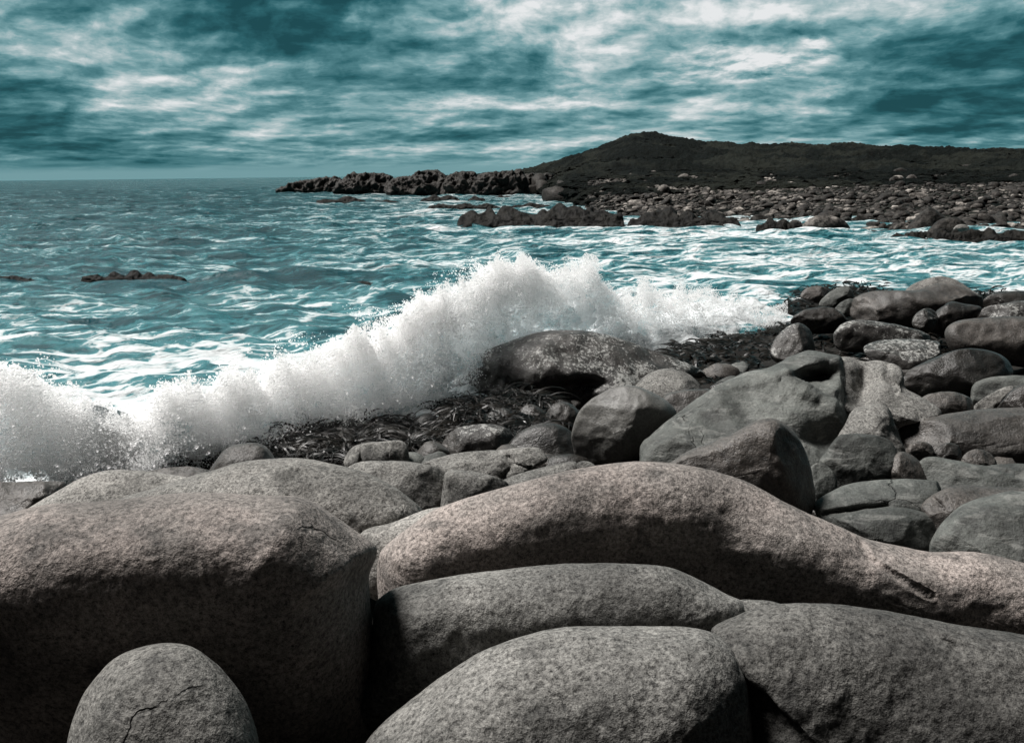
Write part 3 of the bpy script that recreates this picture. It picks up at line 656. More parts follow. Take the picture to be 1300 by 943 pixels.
# ------------------------------------------------------------------ headland
SHX = np.array([300, 350, 450, 560, 640, 690, 712, 740, 775, 800, 840, 960, 1000, 1060, 1150, 1300, 1500, 1900])
SHY = np.array([243, 243, 245, 248, 248, 248, 258, 266, 280, 283, 284, 284, 289, 294, 300, 305, 310, 318])
SKX = np.array([300, 350, 400, 450, 500, 560, 600, 650, 680, 700, 720, 740, 760, 775, 790, 802, 815, 828, 840, 860, 880, 905, 930, 960, 1000, 1040, 1070, 1095, 1120, 1160, 1200, 1240, 1262, 1280, 1300, 1400, 1600, 1900])
SKY_ = np.array([245, 243, 239, 236, 234, 230, 226, 221, 214, 209.5, 205, 200, 191, 185, 178, 174, 172, 172.5, 173, 177, 182, 185, 188, 188.5, 188, 187, 186.5, 187, 188, 190, 191, 192, 190, 192, 192.5, 196, 200, 205])
RDX = np.array([300, 500, 650, 815, 900, 1300, 1900]); RDD = np.array([430, 360, 400, 430, 400, 350, 330])
SB = lambda x: depth_at_z(x, np.interp(x, SHX, SHY), 0.0)
def land_profile(x):
    """for view columns x (photo pixels at unit depth) give shore, boulder-top and ridge distances/heights"""
    ds = np.minimum(SB(x), 395); dr = np.interp(x, RDX, RDD)
    zr = at(x, np.interp(x, SKX, SKY_), dr)[..., 2]
    db = np.where(x > 700, 205 + 0 * x, ds + 12); w = smooth01((x - 690) / 60)
    db = (1 - w) * (ds + 8) + w * (205 - 0.02 * (x - 700)); zb = (1 - w) * 1.5 + w * 4.4
    return ds, db, zb, dr, zr
def land_z(x, D):
    ds, db, zb, dr, zr = land_profile(x)
    t1 = np.clip((D - ds) / (db - ds), 0, 1); t2 = np.clip((D - db) / np.maximum(dr - db, 1), 0, 1)
    z = -0.5 + (zb + .5) * t1 ** 0.8 + (zr - zb) * (0.45 * t2 + 0.55 * smooth01(t2))
    z = np.where(D > dr, zr - (D - dr) * .05, z)
    return np.where(D < ds, -0.5 - (ds - D) * 0.08, z), t1, t2
lx = np.linspace(425, 1900, 1250); u = np.linspace(0, 1, 330)
LX, U = np.meshgrid(lx, u)
ds, db, zb, dr, zr = land_profile(LX)
D0 = ds - 8; DL = np.where(U < .4, D0 + (db - D0) * (U / .4), db + (dr + 90 - db) * ((U - .4) / .6))
Z, t1, t2 = land_z(LX, DL)
kx = (LX - CX) / F
Pw = np.stack([kx * DL, DL, Z], -1).reshape(-1, 3)
n_a = fbm(Pw * np.array([.035, .02, .0]), 4, .5, True); n_b = fbm(Pw * np.array([.16, .11, 0]) + 5, 5, .6); n_c = fbm(Pw * np.array([.55, .35, 0]) + 9, 3, .6)
t2f = t2.reshape(-1); rid = 1 - smooth01((t2f - .8) / .2) * .8
Pw[:, 2] += smooth01(t2f / .15) * (2.0 * (n_a - .6) * rid + 0.75 * n_b * rid + 0.45 * n_c)
Pw[:, 2] += (1 - smooth01(t2f / .1)) * .35 * n_c
m, t, b, o = new_mat('headland_scrub')
p = t.new('ShaderNodeNewGeometry').outputs['Position']
a1 = t.noise(t.vm('MULTIPLY', p, (1, .6, 1)), .035, 8, .65, .5); a2 = t.noise(p, .35, 8, .7); a3 = t.noise(p, 1.4, 4, .7)
col = t.mix(t.rng(a1, .46, .58, 0, 1, True), (0.004, 0.0065, 0.0055), (0.021, 0.024, 0.019))
col = t.mix(t.rng(a2, .5, .66, 0, .8, True), col, (0.003, 0.004, 0.0035))
col = t.mix(t.rng(a3, .56, .7, 0, .5, True), col, (0.04, 0.042, 0.034))
t.put(b.inputs['Base Color'], col); b.inputs['Roughness'].default_value = .95; b.inputs['Specular IOR Level'].default_value = .1
t.put(b.inputs['Normal'], t.bump(t.math('ADD', a2, t.math('MULTIPLY', a3, .4)), 1.0, 2.2))
M_SCRUB = m
hl = mesh_np('headland', Pw, grid_faces(*LX.shape), M_SCRUB)
tag(hl, 'dark scrub covered headland rising to a low summit', kind='structure')

# scrub tufts all over the slope give the ground and its outline their roughness
def ico(sub):
    import bmesh
    bm = bmesh.new(); bmesh.ops.create_icosphere(bm, subdivisions=sub, radius=1.0)
    V = np.array([v.co[:] for v in bm.verts]); Fc = np.array([[v.index for v in f.verts] for f in bm.faces]); bm.free()
    return V, Fc
I2, I2F = ico(2); I3, I3F = ico(3); I1, I1F = ico(1)
def merge_blobs(C, Sz, base, baseF, variants=8, amp=.3, freq=1.6, rot=True):
    Vs, Fs = [], []
    shapes = [base * (1 + amp * fbm(base * freq + 31.7 * k, 3, .6))[:, None] for k in range(variants)]
    n = len(base)
    out = np.empty((len(C), n, 3), np.float32)
    for i in range(len(C)):
        s = shapes[i % variants]
        a = rng.uniform(0, 6.28) if rot else 0; ca, sa = math.cos(a), math.sin(a)
        v = np.stack([s[:, 0] * ca - s[:, 1] * sa, s[:, 0] * sa + s[:, 1] * ca, s[:, 2]], 1)
        out[i] = v * Sz[i] + C[i]
    Ff = (baseF[None] + (np.arange(len(C)) * n)[:, None, None]).reshape(-1, 3)
    return out.reshape(-1, 3), Ff
N = 9000
tx = rng.uniform(650, 1500, N); tt = rng.uniform(-.22, 1, N)
_, db_, _, dr_, _ = land_profile(tx)
tD = db_ + (dr_ + 3 - db_) * tt
tz, _, _ = land_z(tx, tD)
dens = fbm(np.stack([tx * .02, tD * .04, tx * 0], -1), 3)
keep = dens > -.35
tx, tD, tz = tx[keep], tD[keep], tz[keep]
C = np.stack([(tx - CX) / F * tD, tD, tz + .05], -1)
sz = rng.uniform(.4, 1.3, len(C))[:, None] * np.array([1.7, 1.3, .6])
V, Ff = merge_blobs(C, sz, I2, I2F, 10, .5, 2.0)
tag(mesh_np('coastal_scrub', V, Ff, M_SCRUB, smooth=False), 'low dark coastal scrub on the headland', kind='stuff', cat='scrub')

# ------------------------------------------------------------------ boulders of the far shore
FARG = 'boulders strewn along the far shore'
def stone_protos(n, base, baseF, mats, name, seed=0):
    out = []
    for k in range(n):
        v = base * np.array([1.0, .85, .68]) * (1 + .22 * fbm(base * 1.1 + 13.1 * k + seed, 2))[:, None]
        # a few flattened faces
        for q in range(5):
            nd = rng.normal(size=3); nd /= np.linalg.norm(nd); lim = rng.uniform(.62, .85)
            dd = v @ nd; v = v - np.maximum(dd - lim, 0)[:, None] * nd * .85
        v = v * (1 + .05 * fbm(base * 3.5 + 3.1 * k, 3))[:, None]
        v[:, 2] -= v[:, 2].min() * .7
        me = mesh_np(name, v, baseF, mats[k % len(mats)])
        out.append(me)
    return out
protos = stone_protos(10, I3, I3F, [M_FAR, M_FAR, M_FARD], 'boulder')
# candidate positions, sorted by how large they show
N = 15000
bx_ = rng.uniform(745, 1420, N); bt = rng.uniform(0, 1.12, N) ** 1.15; bt = bt - .12 * (rng.random(N) < .5) * (bt > .9)
ds_, db_, _, _, _ = land_profile(bx_)
bt = bt * (1.0 + .5 * pnoise(np.stack([bx_ * .012, bx_ * 0, bx_ * 0 + 2], -1)))
bD = ds_ + (db_ + 12 - ds_) * bt
bz, _, _ = land_z(bx_, bD)
bs = np.exp(rng.normal(-1.3, .45, N)) * np.interp(bD, [80, 130, 210], [.95, .95, .9])
bs = np.minimum(bs, .75) * (1 + .9 * (rng.random(N) < .02))
wx_ = (bx_ - CX) / F * bD
vis = np.argsort(-(bs / bD) * (bx_ < 1310))
def free_pick(idx, nmax, sep):
    keepi = []; P_ = np.stack([wx_, bD], -1)
    for i in idx:
        if bx_[i] > 1308: continue
        if keepi:
            q = P_[keepi] - P_[i]; rr_ = bs[keepi]
            if (np.hypot(q[:, 0], q[:, 1]) < (rr_ + bs[i]) * sep).any(): continue
        keepi.append(i)
        if len(keepi) >= nmax: break
    return keepi
pick = free_pick(vis[:2500], 230, .72)
used = set()
def put_copy(src, loc, s, rz, label, group, cat='boulder', mat=None, tilt=0.25):
    k = protos.index(src)
    ob = src if k not in used else src.copy()
    if k not in used: used.add(k)
    else: COL.objects.link(ob)
    ob.location = loc; ob.scale = s
    ob.rotation_euler = (rng.normal() * tilt, rng.normal() * tilt, rz)
    tag(ob, label, cat, group)
    return ob
def far_label(x, y, big, dark):
    row = 'at the waterline' if y > .72 else ('halfway up the beach' if y > .35 else 'at the foot of the hill')
    cl = 'below the summit' if x < 850 else ('right of the summit' if x < 960 else ('below the ridge' if x < 1090 else ('above the weedy strip' if x < 1200 else 'near the right edge')))
    return ('large ' if big else 'small ') + ('dark' if dark else 'grey brown') + ' far shore boulder ' + row + ' ' + cl
for n_, i in enumerate(pick):
    lit = bx_[i] < 1010 and bz[i] > .8
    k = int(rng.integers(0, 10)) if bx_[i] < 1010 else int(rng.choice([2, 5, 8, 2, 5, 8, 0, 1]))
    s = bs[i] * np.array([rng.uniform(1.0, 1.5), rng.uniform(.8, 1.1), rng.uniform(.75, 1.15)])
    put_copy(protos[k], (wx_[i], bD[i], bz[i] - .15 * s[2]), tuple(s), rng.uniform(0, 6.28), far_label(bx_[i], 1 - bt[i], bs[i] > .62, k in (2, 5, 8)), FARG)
rest = np.array([i for i in range(N) if i not in set(pick)])
Cc = np.stack([wx_[rest], bD[rest], bz[rest] + .1], -1)
rot_s = bs[rest][:, None] * np.array([1.15, .95, .62]) * rng.uniform(.6, 1.0, (len(rest), 1))
v, ff = merge_blobs(Cc, rot_s, I2, I2F, 12, .28, 1.3)
bf = mesh_np('boulder_field', v, ff, M_FAR); bf.data.materials.append(M_FARD)
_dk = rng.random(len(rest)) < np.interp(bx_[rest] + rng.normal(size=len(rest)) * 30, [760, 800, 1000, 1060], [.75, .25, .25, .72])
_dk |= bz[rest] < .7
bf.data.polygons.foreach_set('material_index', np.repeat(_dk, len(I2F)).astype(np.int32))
tag(bf, 'countless smaller stones filling the far shore', 'stones', kind='stuff')

# single far rocks that stand out
def far_rock(name, label, pts, mat=M_FARD, D=None, a=.9, b=1.2, facet=.8, lean=.2, cat='rock', group=None, rough=2.0, res=2.5, zb=0.0):
    P_ = np.asarray(pts, float)
    if D is None:
        j = int(np.argmax(P_[:, 1])); D = float(depth_at_z(P_[j, 0], P_[j, 1], zb))
    return boulder(name, label, pts, D, mat, cat=cat, a=a, b=b, facet=facet, lean=lean, group=group, rough=rough, res=res)
def slab_outline(x0, x1, yt, yb, n=11, jag=.35, seed=1, shape=None):
    r_ = np.random.default_rng(seed)
    xs = np.linspace(x0, x1, n)
    h = np.sin(np.linspace(0.12, math.pi - .12, n)) ** .5 if shape is None else np.interp(np.linspace(0, 1, n), np.linspace(0, 1, len(shape)), shape)
    top = [(x, yb - (yb - yt) * hh * (1 + jag * r_.uniform(-.8, .4))) for x, hh in zip(xs, h)]
    bot = [(x, yb + (yb - yt) * .30) for x in np.linspace(x1, x0, 5)]
    return top + bot
RFG = 'dark reefs standing out of the water'
REEFS = [((402, 463, 250, 258), 'leftmost of the long low reefs, off the tip of the rocky point'),
         ((473, 507, 254, 258.5), 'thin reef strip just right of the leftmost reef'),
         ((535, 584, 247.5, 256), 'two humped dark reef in the wash in front of the rocky point'),
         ((594, 616, 249, 255.5), 'short stubby reef between the humped reef and the last strip'),
         ((628, 652, 248, 252.5), 'tiny flat reef close under the rocky point'),
         ((544, 634, 257.5, 265.5), 'long broken reef strip in the middle of the wash'),
         ((641, 705, 258.5, 265.5), 'reef strip running in to the boulder shore'),
         ((583, 700, 263, 284.5), 'big black weedy reef with a blunt seaward end'),
         ((680, 790, 258, 284), 'high weedy shelf joining the black reef to the shore'),
         ((800, 938, 267, 286), 'black weed covered shelf at the foot of the boulder field'),
         ((961, 1019, 276, 294), 'small pointed black reef island close to the boulder shore'),
         ((778, 799, 285, 289.5), 'tiny black rock tip in the channel'),
         ((1130, 1330, 291, 306), 'black weed covered strip along the waterline at the far right'),
         ((104, 236, 346, 358), 'awash black rock with foam on top, left of the splash'),
         ((-30, 47, 350, 361), 'awash black rock cut by the left edge'),
         ((450, 497, 356, 363), 'small awash rock tip nearest to the top of the splash'),
         ((236, 293, 339, 347), 'faint awash rock just beyond the awash rock with foam on top'),
         ((424, 452, 281, 285.5), 'faint rock tip awash below the leftmost reef'),
         ((497, 530, 283, 287), 'flat rock tip awash alone in the foam left of the black reef')]
for i, ((x0, x1, yt, yb), lab) in enumerate(REEFS):
    w_px = x1 - x0
    far_rock('reef', lab, slab_outline(x0, x1, yt, yb, max(7, int(w_px / 7)), .5, i), M_REEF, cat='reef', group=RFG, a=.9 if yb - yt > 12 else 1.6, b=2.2, facet=.7, rough=3.0, lean=.8 if i not in (7, 8, 9, 12) else 2.0, zb=-.15, res=3)
# rocky point
PTG = 'jagged crags of the rocky point'
CR = [([(350, 243), (366, 236), (385, 229), (400, 226.5), (425, 225), (436, 229), (444, 240), (440, 247), (380, 247)], 'low slanting crag at the seaward tip of the rocky point'),
      ([(425, 246), (430, 232), (441, 224), (462, 219), (474, 220), (490, 221.5), (502, 229), (505, 248), (460, 250)], 'first tall crag behind the slanting tip'),
      ([(492, 248), (497, 230), (506, 225), (520, 224), (532, 218.5), (552, 217), (566, 222), (572, 249), (530, 252)], 'crag with two rounded heads left of the gap'),
      ([(560, 249), (566, 226), (580, 219), (598, 218), (606, 223), (612, 250), (585, 252)], 'broad dark crag in the middle of the rocky point'),
      ([(600, 249), (606, 223), (625, 219), (640, 217), (656, 215), (664, 219), (672, 249), (635, 252)], 'crag with a rough rounded top right of the middle'),
      ([(660, 249), (663, 226), (672, 220), (684, 222), (694, 219), (703, 227), (716, 240), (718, 249), (685, 250)], 'last crag where the rocky point meets the hill')]
for i, (pp_, lab) in enumerate(CR):
    far_rock('crag', lab, pp_, M_FARD, zb=-.6, a=.9, b=1.4, facet=2.0, rough=5.0, group=PTG, cat='crag', res=3.5, lean=.5)
N = 60
for i in range(N):
    x = rng.uniform(400, 720); y = rng.uniform(228, 247); D = float(SB(x)) - 1.0 + (247 - y) * .45
    P0 = at(x, y, D); s = rng.uniform(1.0, 3.2) * np.array([1.3, 1, 1.0])
    put_copy(protos[[2, 5, 8][i % 3]], (P0[0], P0[1], P0[2] - s[2] * .5), tuple(s), rng.uniform(0, 6.28), 'angular dark block on ' + ('the slanting tip crag' if x < 440 else 'the first tall crag' if x < 500 else 'the two headed crag' if x < 565 else 'the broad middle crag' if x < 608 else 'the rough topped crag' if x < 665 else 'the last crag before the hill') + (', high up' if y < 238 else ', near the water'), 'blocks on the rocky point', cat='rock block', tilt=.7).name = 'rock_block'
far_rock('boulder', 'largest rounded boulder of the far shore, dark with a smooth top', [(845, 249), (850, 241), (862, 236.5), (874, 238), (882, 246), (880, 251), (860, 253)], M_FARD, D=175, facet=.1, rough=1, cat='boulder', group=FARG)
far_rock('boulder', 'palest oval boulder, left of the middle of the far shore', [(829, 259), (833, 255.5), (840, 255), (843, 258), (838, 263), (831, 263)], M_GREY, D=150, facet=.1, rough=1, cat='boulder', group=FARG)
far_rock('boulder', 'big tent shaped dark boulder at the right of the far shore', [(1150, 296), (1158, 281), (1172, 268), (1182, 264), (1196, 272), (1206, 284), (1206, 300), (1170, 304)], M_FARD, D=87, facet=.4, rough=1, cat='boulder', group=FARG)
far_rock('boulder', 'dark boulder with a pale edge in front of the tent shaped one', [(1176, 300), (1184, 286), (1196, 278), (1216, 277), (1228, 288), (1230, 303), (1200, 308)], M_FARD, D=82, facet=.4, rough=1, cat='boulder', group=FARG)
far_rock('boulder', 'bright flat stone at the waterline on the far right', [(1210, 291), (1216, 285.5), (1226, 285.5), (1231, 290), (1224, 294), (1213, 294)], M_GREY, D=79, facet=.3, rough=1, cat='boulder', group=FARG)
far_rock('boulder', 'wide grey boulder at the waterline in the middle of the far shore', [(1020, 290), (1026, 279), (1042, 273), (1060, 275), (1076, 284), (1080, 298), (1050, 302)], M_FAR, D=92, facet=.4, rough=1, cat='boulder', group=FARG)
far_rock('boulder', 'dark boulder standing alone high on the right of the far shore', [(1222, 270), (1226, 260), (1236, 256), (1244, 261), (1246, 271), (1234, 275)], M_FARD, D=112, facet=.4, rough=1, cat='boulder', group=FARG)
far_rock('rock_outcrop', 'small white patch of bare rock on the summit of the hill', [(808, 179), (813, 175.5), (819, 173.5), (819, 177), (812, 180.5)], granite('pale_rock', (.6, .58, .55), (.5, .48, .46), (.4, .4, .38), gs=.1), D=425, facet=.5, cat='outcrop')

# ------------------------------------------------------------------ loose stones filling the gaps
LG = 'loose stones in the gaps between the big boulders'
lp = stone_protos(6, I3, I3F, [M_BROWN, M_WETDK, M_OLIVE], 'stone', 50)
lu = set(); cnt = 0
r2 = np.random.default_rng(77)
spots = []
for _ in range(420):
    x = r2.uniform(430, 1330); D = r2.uniform(12.0, 27.0)
    X0 = (x - CX) / F * D
    if shore_s(np.array([X0]), np.array([D]))[0] < -1.0: continue
    spots.append((X0, D, r2.uniform(.14, .42)))
for (X0, D, s) in spots[:230]:
    k = int(r2.integers(0, 6)); ob = lp[k]
    if k in lu: ob = ob.copy(); COL.objects.link(ob)
    lu.add(k)
    ob.location = (X0, D, float(bed_z(np.array([X0]), np.array([D]))[0]) - s * .1)
    ob.scale = (s * r2.uniform(1, 1.5), s, s * r2.uniform(.8, 1.1)); ob.rotation_euler = (r2.normal() * .3, r2.normal() * .3, r2.uniform(0, 6.28))
    tone = ('brownish', 'black wet', 'greenish grey')[k % 3]; pxx = X0 / D * F + CX
    where = 'in the hollow below the big wet boulder' if pxx < 730 and D > 16 else ('behind the crest of the humped boulder' if pxx < 860 else ('beside the great slab' if pxx < 1060 else ('among the row of small stones at the right' if D < 17 else 'between the upper right boulders')))
    tag(ob, ('small ' if s < .28 else 'larger ') + tone + ' loose stone ' + where, 'stone', LG)

# ------------------------------------------------------------------ kelp
m, t, b, o = new_mat('kelp_wet')
p = t.new('ShaderNodeNewGeometry').outputs['Position']
t.put(b.inputs['Base Color'], t.mix(t.rng(t.noise(p, 2.3, 3), .4, .62), (0.003, 0.003, 0.0025), (0.011, 0.009, 0.007)))
t.put(b.inputs['Roughness'], t.rng(t.noise(p, 9, 3),   .35, .65, .26, .5)); b.inputs['Specular IOR Level'].default_value = .15
M_KELP = m
def kelp(name, label, regions, n, L=(.35, 1.0), Wd=(.035, .10), seed=1):
    """regions: (pixel x0,x1,y0,y1, lift) rectangles laid on the shore at their own distance"""
    r_ = np.random.default_rng(seed); Vs = []; SEG = 7
    tot = sum((x1 - x0) * (y1 - y0) for x0, x1, y0, y1, *_ in regions)
    for (x0, x1, y0, y1, lift, slope) in regions:
        k = int(n * (x1 - x0) * (y1 - y0) / tot)
        u_ = r_.uniform(0, 1, k); v_ = r_.uniform(0, 1, k)
        m_ = ((u_ - .5) ** 2 + (v_ - .5) ** 2) < .27
        u_, v_ = u_[m_], v_[m_]; k = len(u_)
        x = x0 + (x1 - x0) * u_; y = y0 + (y1 - y0) * v_ + slope * (u_ - .5)
        D = depth_at_z(x, y, lift); P0 = at(x, y, D)
        P0[:, 2] += .22 * fbm(P0 * np.array([.9, .9, 0]), 3)
        a = r_.uniform(0, 6.28, k); ln = r_.uniform(*L, k); w = r_.uniform(*Wd, k)
        el = r_.uniform(.1, 1.0, k); curl = r_.normal(0, 1.3, k)
        pos = P0.copy(); rows = []
        for s_ in range(SEG + 1):
            q = s_ / SEG; aa = a + curl * q; e_ = el * (1 - 2.1 * q)
            d_ = np.stack([np.cos(aa) * np.cos(e_), np.sin(aa) * np.cos(e_), np.sin(e_)], -1)
            side = np.stack([-np.sin(aa), np.cos(aa), .6 * np.sin(3 * q + a)], -1)
            ww = (w * (np.sin(math.pi * min(.97, q * .9 + .08)) ** .6))[:, None]
            rows.append(np.stack([pos - side * ww / 2, pos + side * ww / 2], 1))
            pos = pos + d_ * (ln / SEG)[:, None]
        Vs.append(np.stack(rows, 1))       # k, SEG+1, 2, 3
    A = np.concatenate(Vs, 0); k = len(A)
    base = (np.arange(k) * (SEG + 1) * 2)[:, None, None]
    f0 = np.array([[2 * s_, 2 * s_ + 1, 2 * s_ + 3, 2 * s_ + 2] for s_ in range(SEG)])[None]
    ob = mesh_np(name, A.reshape(-1, 3), (f0 + base).reshape(-1, 4), M_KELP)
    tag(ob, label, 'seaweed', kind='stuff')
kelp('kelp_bed', 'tangled bed of glossy black kelp between the surf and the great slab',
     [(858, 1000, 428, 480, .2, -18), (845, 965, 448, 502, .3, -24), (900, 1010, 412, 450, .2, -10), (985, 1090, 385, 450, .3, 0), (1040, 1160, 395, 450, .35, 10), (1080, 1220, 440, 480, .4, 0), (1090, 1200, 455, 475, .5, 10), (1020, 1130, 362, 385, .2, 0), (1100, 1240, 402, 428, .3, 10), (1240, 1300, 372, 384, .15, 0)],
     20000, L=(.4, 1.2), Wd=(.03, .10), seed=1)
kelp('kelp_fringe', 'ragged fringe of black kelp along the foot of the spray',
     [(215, 300, 570, 610, .4, -10), (330, 480, 545, 592, .45, -25),  (430, 570, 530, 580, .3, -10), (560, 660, 500, 560, .3, 0), (590, 700, 510, 560, .5, 0)],
     13000, L=(.35, 1.2), Wd=(.015, .05), seed=2)

# ------------------------------------------------------------------ breaking wave and spray
m, t, b, o = new_mat('white_water')
p = t.new('ShaderNodeNewGeometry').outputs['Position']
nn = t.noise(p, 1.6, 7, .65, .3); nf_ = t.noise(p, 7, 6, .7)
col = t.mix(t.rng(nn, .38, .55, 0, 1, True), (0.72, 0.84, 0.86), (0.95, 0.955, 0.96))
t.put(b.inputs['Base Color'], col); b.inputs['Roughness'].default_value = .8
t.put(b.inputs['Normal'], t.bump(t.math('ADD', nn, t.math('MULTIPLY', nf_, .45)), 1.0, .16))
tr = t.new('ShaderNodeBsdfTranslucent'); t.put(tr.inputs[0], col)
mx = t.new('ShaderNodeMixShader'); mx.inputs[0].default_value = .72
t.l.new(b.outputs[0], mx.inputs[1]); t.l.new(tr.outputs[0], mx.inputs[2])
te = t.new('ShaderNodeAttribute', attribute_name='tear').outputs['Fac']
hole = t.math('ADD', t.math('ADD', t.noise(p, 2.4, 8, .72, .4), t.math('MULTIPLY', t.noise(p, 17, 4, .7), .35)), t.math('MULTIPLY', te, -.42))
al = t.rng(hole, .43, .54, 0, 1)
tp = t.new('ShaderNodeBsdfTransparent'); m2 = t.new('ShaderNodeMixShader'); t.put(m2.inputs[0], al)
t.l.new(tp.outputs[0], m2.inputs[1]); t.l.new(mx.outputs[0], m2.inputs[2]); t.l.new(m2.outputs[0], o.inputs[0])
M_WHITE = m
TX = np.array([-80, 0, 50, 100, 150, 200, 260, 330, 400, 430, 470, 520, 560, 600, 630, 665, 700, 745, 780, 830, 880, 930, 985, 1010])
TY = np.array([480, 480, 492, 525, 545, 525, 500, 488, 462, 446, 430, 408, 378, 352, 338, 336, 340, 345, 372, 378, 385, 385, 395, 400])
BX = np.array([-80, 0, 80, 130, 200, 240, 300, 360, 430, 480, 540, 570, 600, 640, 700, 760, 830, 900, 960, 1010])
BY = np.array([620, 612, 612, 605, 592, 572, 568, 562, 545, 532, 515, 492, 476, 455, 445, 445, 452, 448, 420, 400])
_x = np.arange(-80, 1012, 4.0); _z0 = _x * 0
_ty = np.interp(_x, TX, TY); _by = np.interp(_x, BX, BY)
_n = 17 * fbm(np.stack([_x * .016, _z0 + 5, _z0], -1), 2) + 13 * fbm(np.stack([_x * .055, _z0 + 8, _z0], -1), 3, .6)
TY = _ty + _n * np.interp(_x, [-80, 560, 620, 780, 1012], [1.0, 1.0, .75, .7, .5]); TX = _x
BY = _by + 6 * fbm(np.stack([_x * .05, _z0 + 2, _z0], -1), 3, .6) * (_x < 560); BX = _x
TY = TY + 10 * np.exp(-((_x - 650) / 80) ** 2)
TY = np.minimum(TY, BY - 20)
def wave_sheet(nx_, nv, seed, off, x0=-75, x1=1000, v0=-.05, v1=1.02, shrink=0.0):
    """a thin torn sheet of water standing up from the rocks"""
    xs = np.linspace(x0, x1, nx_); vs = np.linspace(v0, v1, nv)
    XS, VS = np.meshgrid(xs, vs, indexing='ij')
    top = np.interp(XS, TX, TY) + 8 + 12 * smooth01((XS - 740) / 80); bot = np.interp(XS, BX, BY)
    bot = np.maximum(bot, top + 14)
    ragged = 9 * pnoise(np.stack([XS.ravel() * .035 + seed, XS.ravel() * 0, XS.ravel() * 0], -1)).reshape(XS.shape) + 5 * pnoise(np.stack([XS.ravel() * .13 + seed, XS.ravel() * 0, XS.ravel() * 0], -1)).reshape(XS.shape)
    top = top + ragged + shrink * (bot - top)
    D = np.interp(XS, SPR_X, SPR_D) + off
    y = bot - (bot - top) * VS
    V = at(XS, y, D + .55 * np.clip(VS, 0, 1) ** 2).reshape(-1, 3)
    Fq = grid_faces(nx_, nv); N = vnormals(V, Fq)
    d = .55 * fbm(V * np.array([.75, .75, .9]) + seed, 3, .55) + .26 * fbm(V * 2.4 + 7 + seed, 4, .62) + .06 * fbm(V * 9 + 3, 2, .6)
    V = V + N * d[:, None]
    e = np.maximum(np.clip((VS - .72) / .3, 0, 1), np.clip((.16 - VS) / .2, 0, 1)).reshape(-1)
    return V, Fq, e
V, Fq, e = wave_sheet(1000, 200, 0.0, .35)
V2, F2, e2 = wave_sheet(900, 150, 31.0, -.35, v1=.9, shrink=.25)
Fq = np.concatenate([Fq, F2 + len(V)]); V = np.concatenate([V, V2]); e = np.concatenate([e, e2 * .5 + .5])
tag(mesh_np('breaking_wave', V, Fq, M_WHITE, attrs={'tear': e}), 'white breaking wave bursting over the rocks', 'wave', kind='stuff')

m, t, b, o = new_mat('spray_drop'); t.n.remove(b)
df = t.new('ShaderNodeBsdfDiffuse'); df.inputs[0].default_value = (.99, .99, .99, 1)
tr = t.new('ShaderNodeBsdfTranslucent'); tr.inputs[0].default_value = (.99, .99, .99, 1)
mx = t.new('ShaderNodeMixShader'); mx.inputs[0].default_value = .6
t.l.new(df.outputs[0], mx.inputs[1]); t.l.new(tr.outputs[0], mx.inputs[2]); t.l.new(mx.outputs[0], o.inputs[0])
M_DROP = m
def drops(name, label, P_, R_):
    me = bpy.data.meshes.new(name); me.vertices.add(len(P_)); me.vertices.foreach_set('co', np.asarray(P_, np.float32).ravel())
    a = me.attributes.new('drop_radius', 'FLOAT', 'POINT'); a.data.foreach_set('value', np.asarray(R_, np.float32))
    me.update()
    ob = bpy.data.objects.new(name, me); COL.objects.link(ob)
    ng = bpy.data.node_groups.new(name, 'GeometryNodeTree')
    ng.interface.new_socket('Geometry', in_out='INPUT', socket_type='NodeSocketGeometry')
    ng.interface.new_socket('Geometry', in_out='OUTPUT', socket_type='NodeSocketGeometry')
    gi = ng.nodes.new('NodeGroupInput'); go = ng.nodes.new('NodeGroupOutput')
    mp = ng.nodes.new('GeometryNodeMeshToPoints'); na = ng.nodes.new('GeometryNodeInputNamedAttribute'); na.data_type = 'FLOAT'
    na.inputs['Name'].default_value = 'drop_radius'; sm = ng.nodes.new('GeometryNodeSetMaterial'); sm.inputs['Material'].default_value = M_DROP
    ng.links.new(gi.outputs[0], mp.inputs['Mesh']); ng.links.new(na.outputs['Attribute'], mp.inputs['Radius'])
    ng.links.new(mp.outputs[0], sm.inputs[0]); ng.links.new(sm.outputs[0], go.inputs[0])
    md = ob.modifiers.new('drops', 'NODES'); md.node_group = ng
    me.materials.append(M_DROP)
    tag(ob, label, 'spray', kind='stuff')
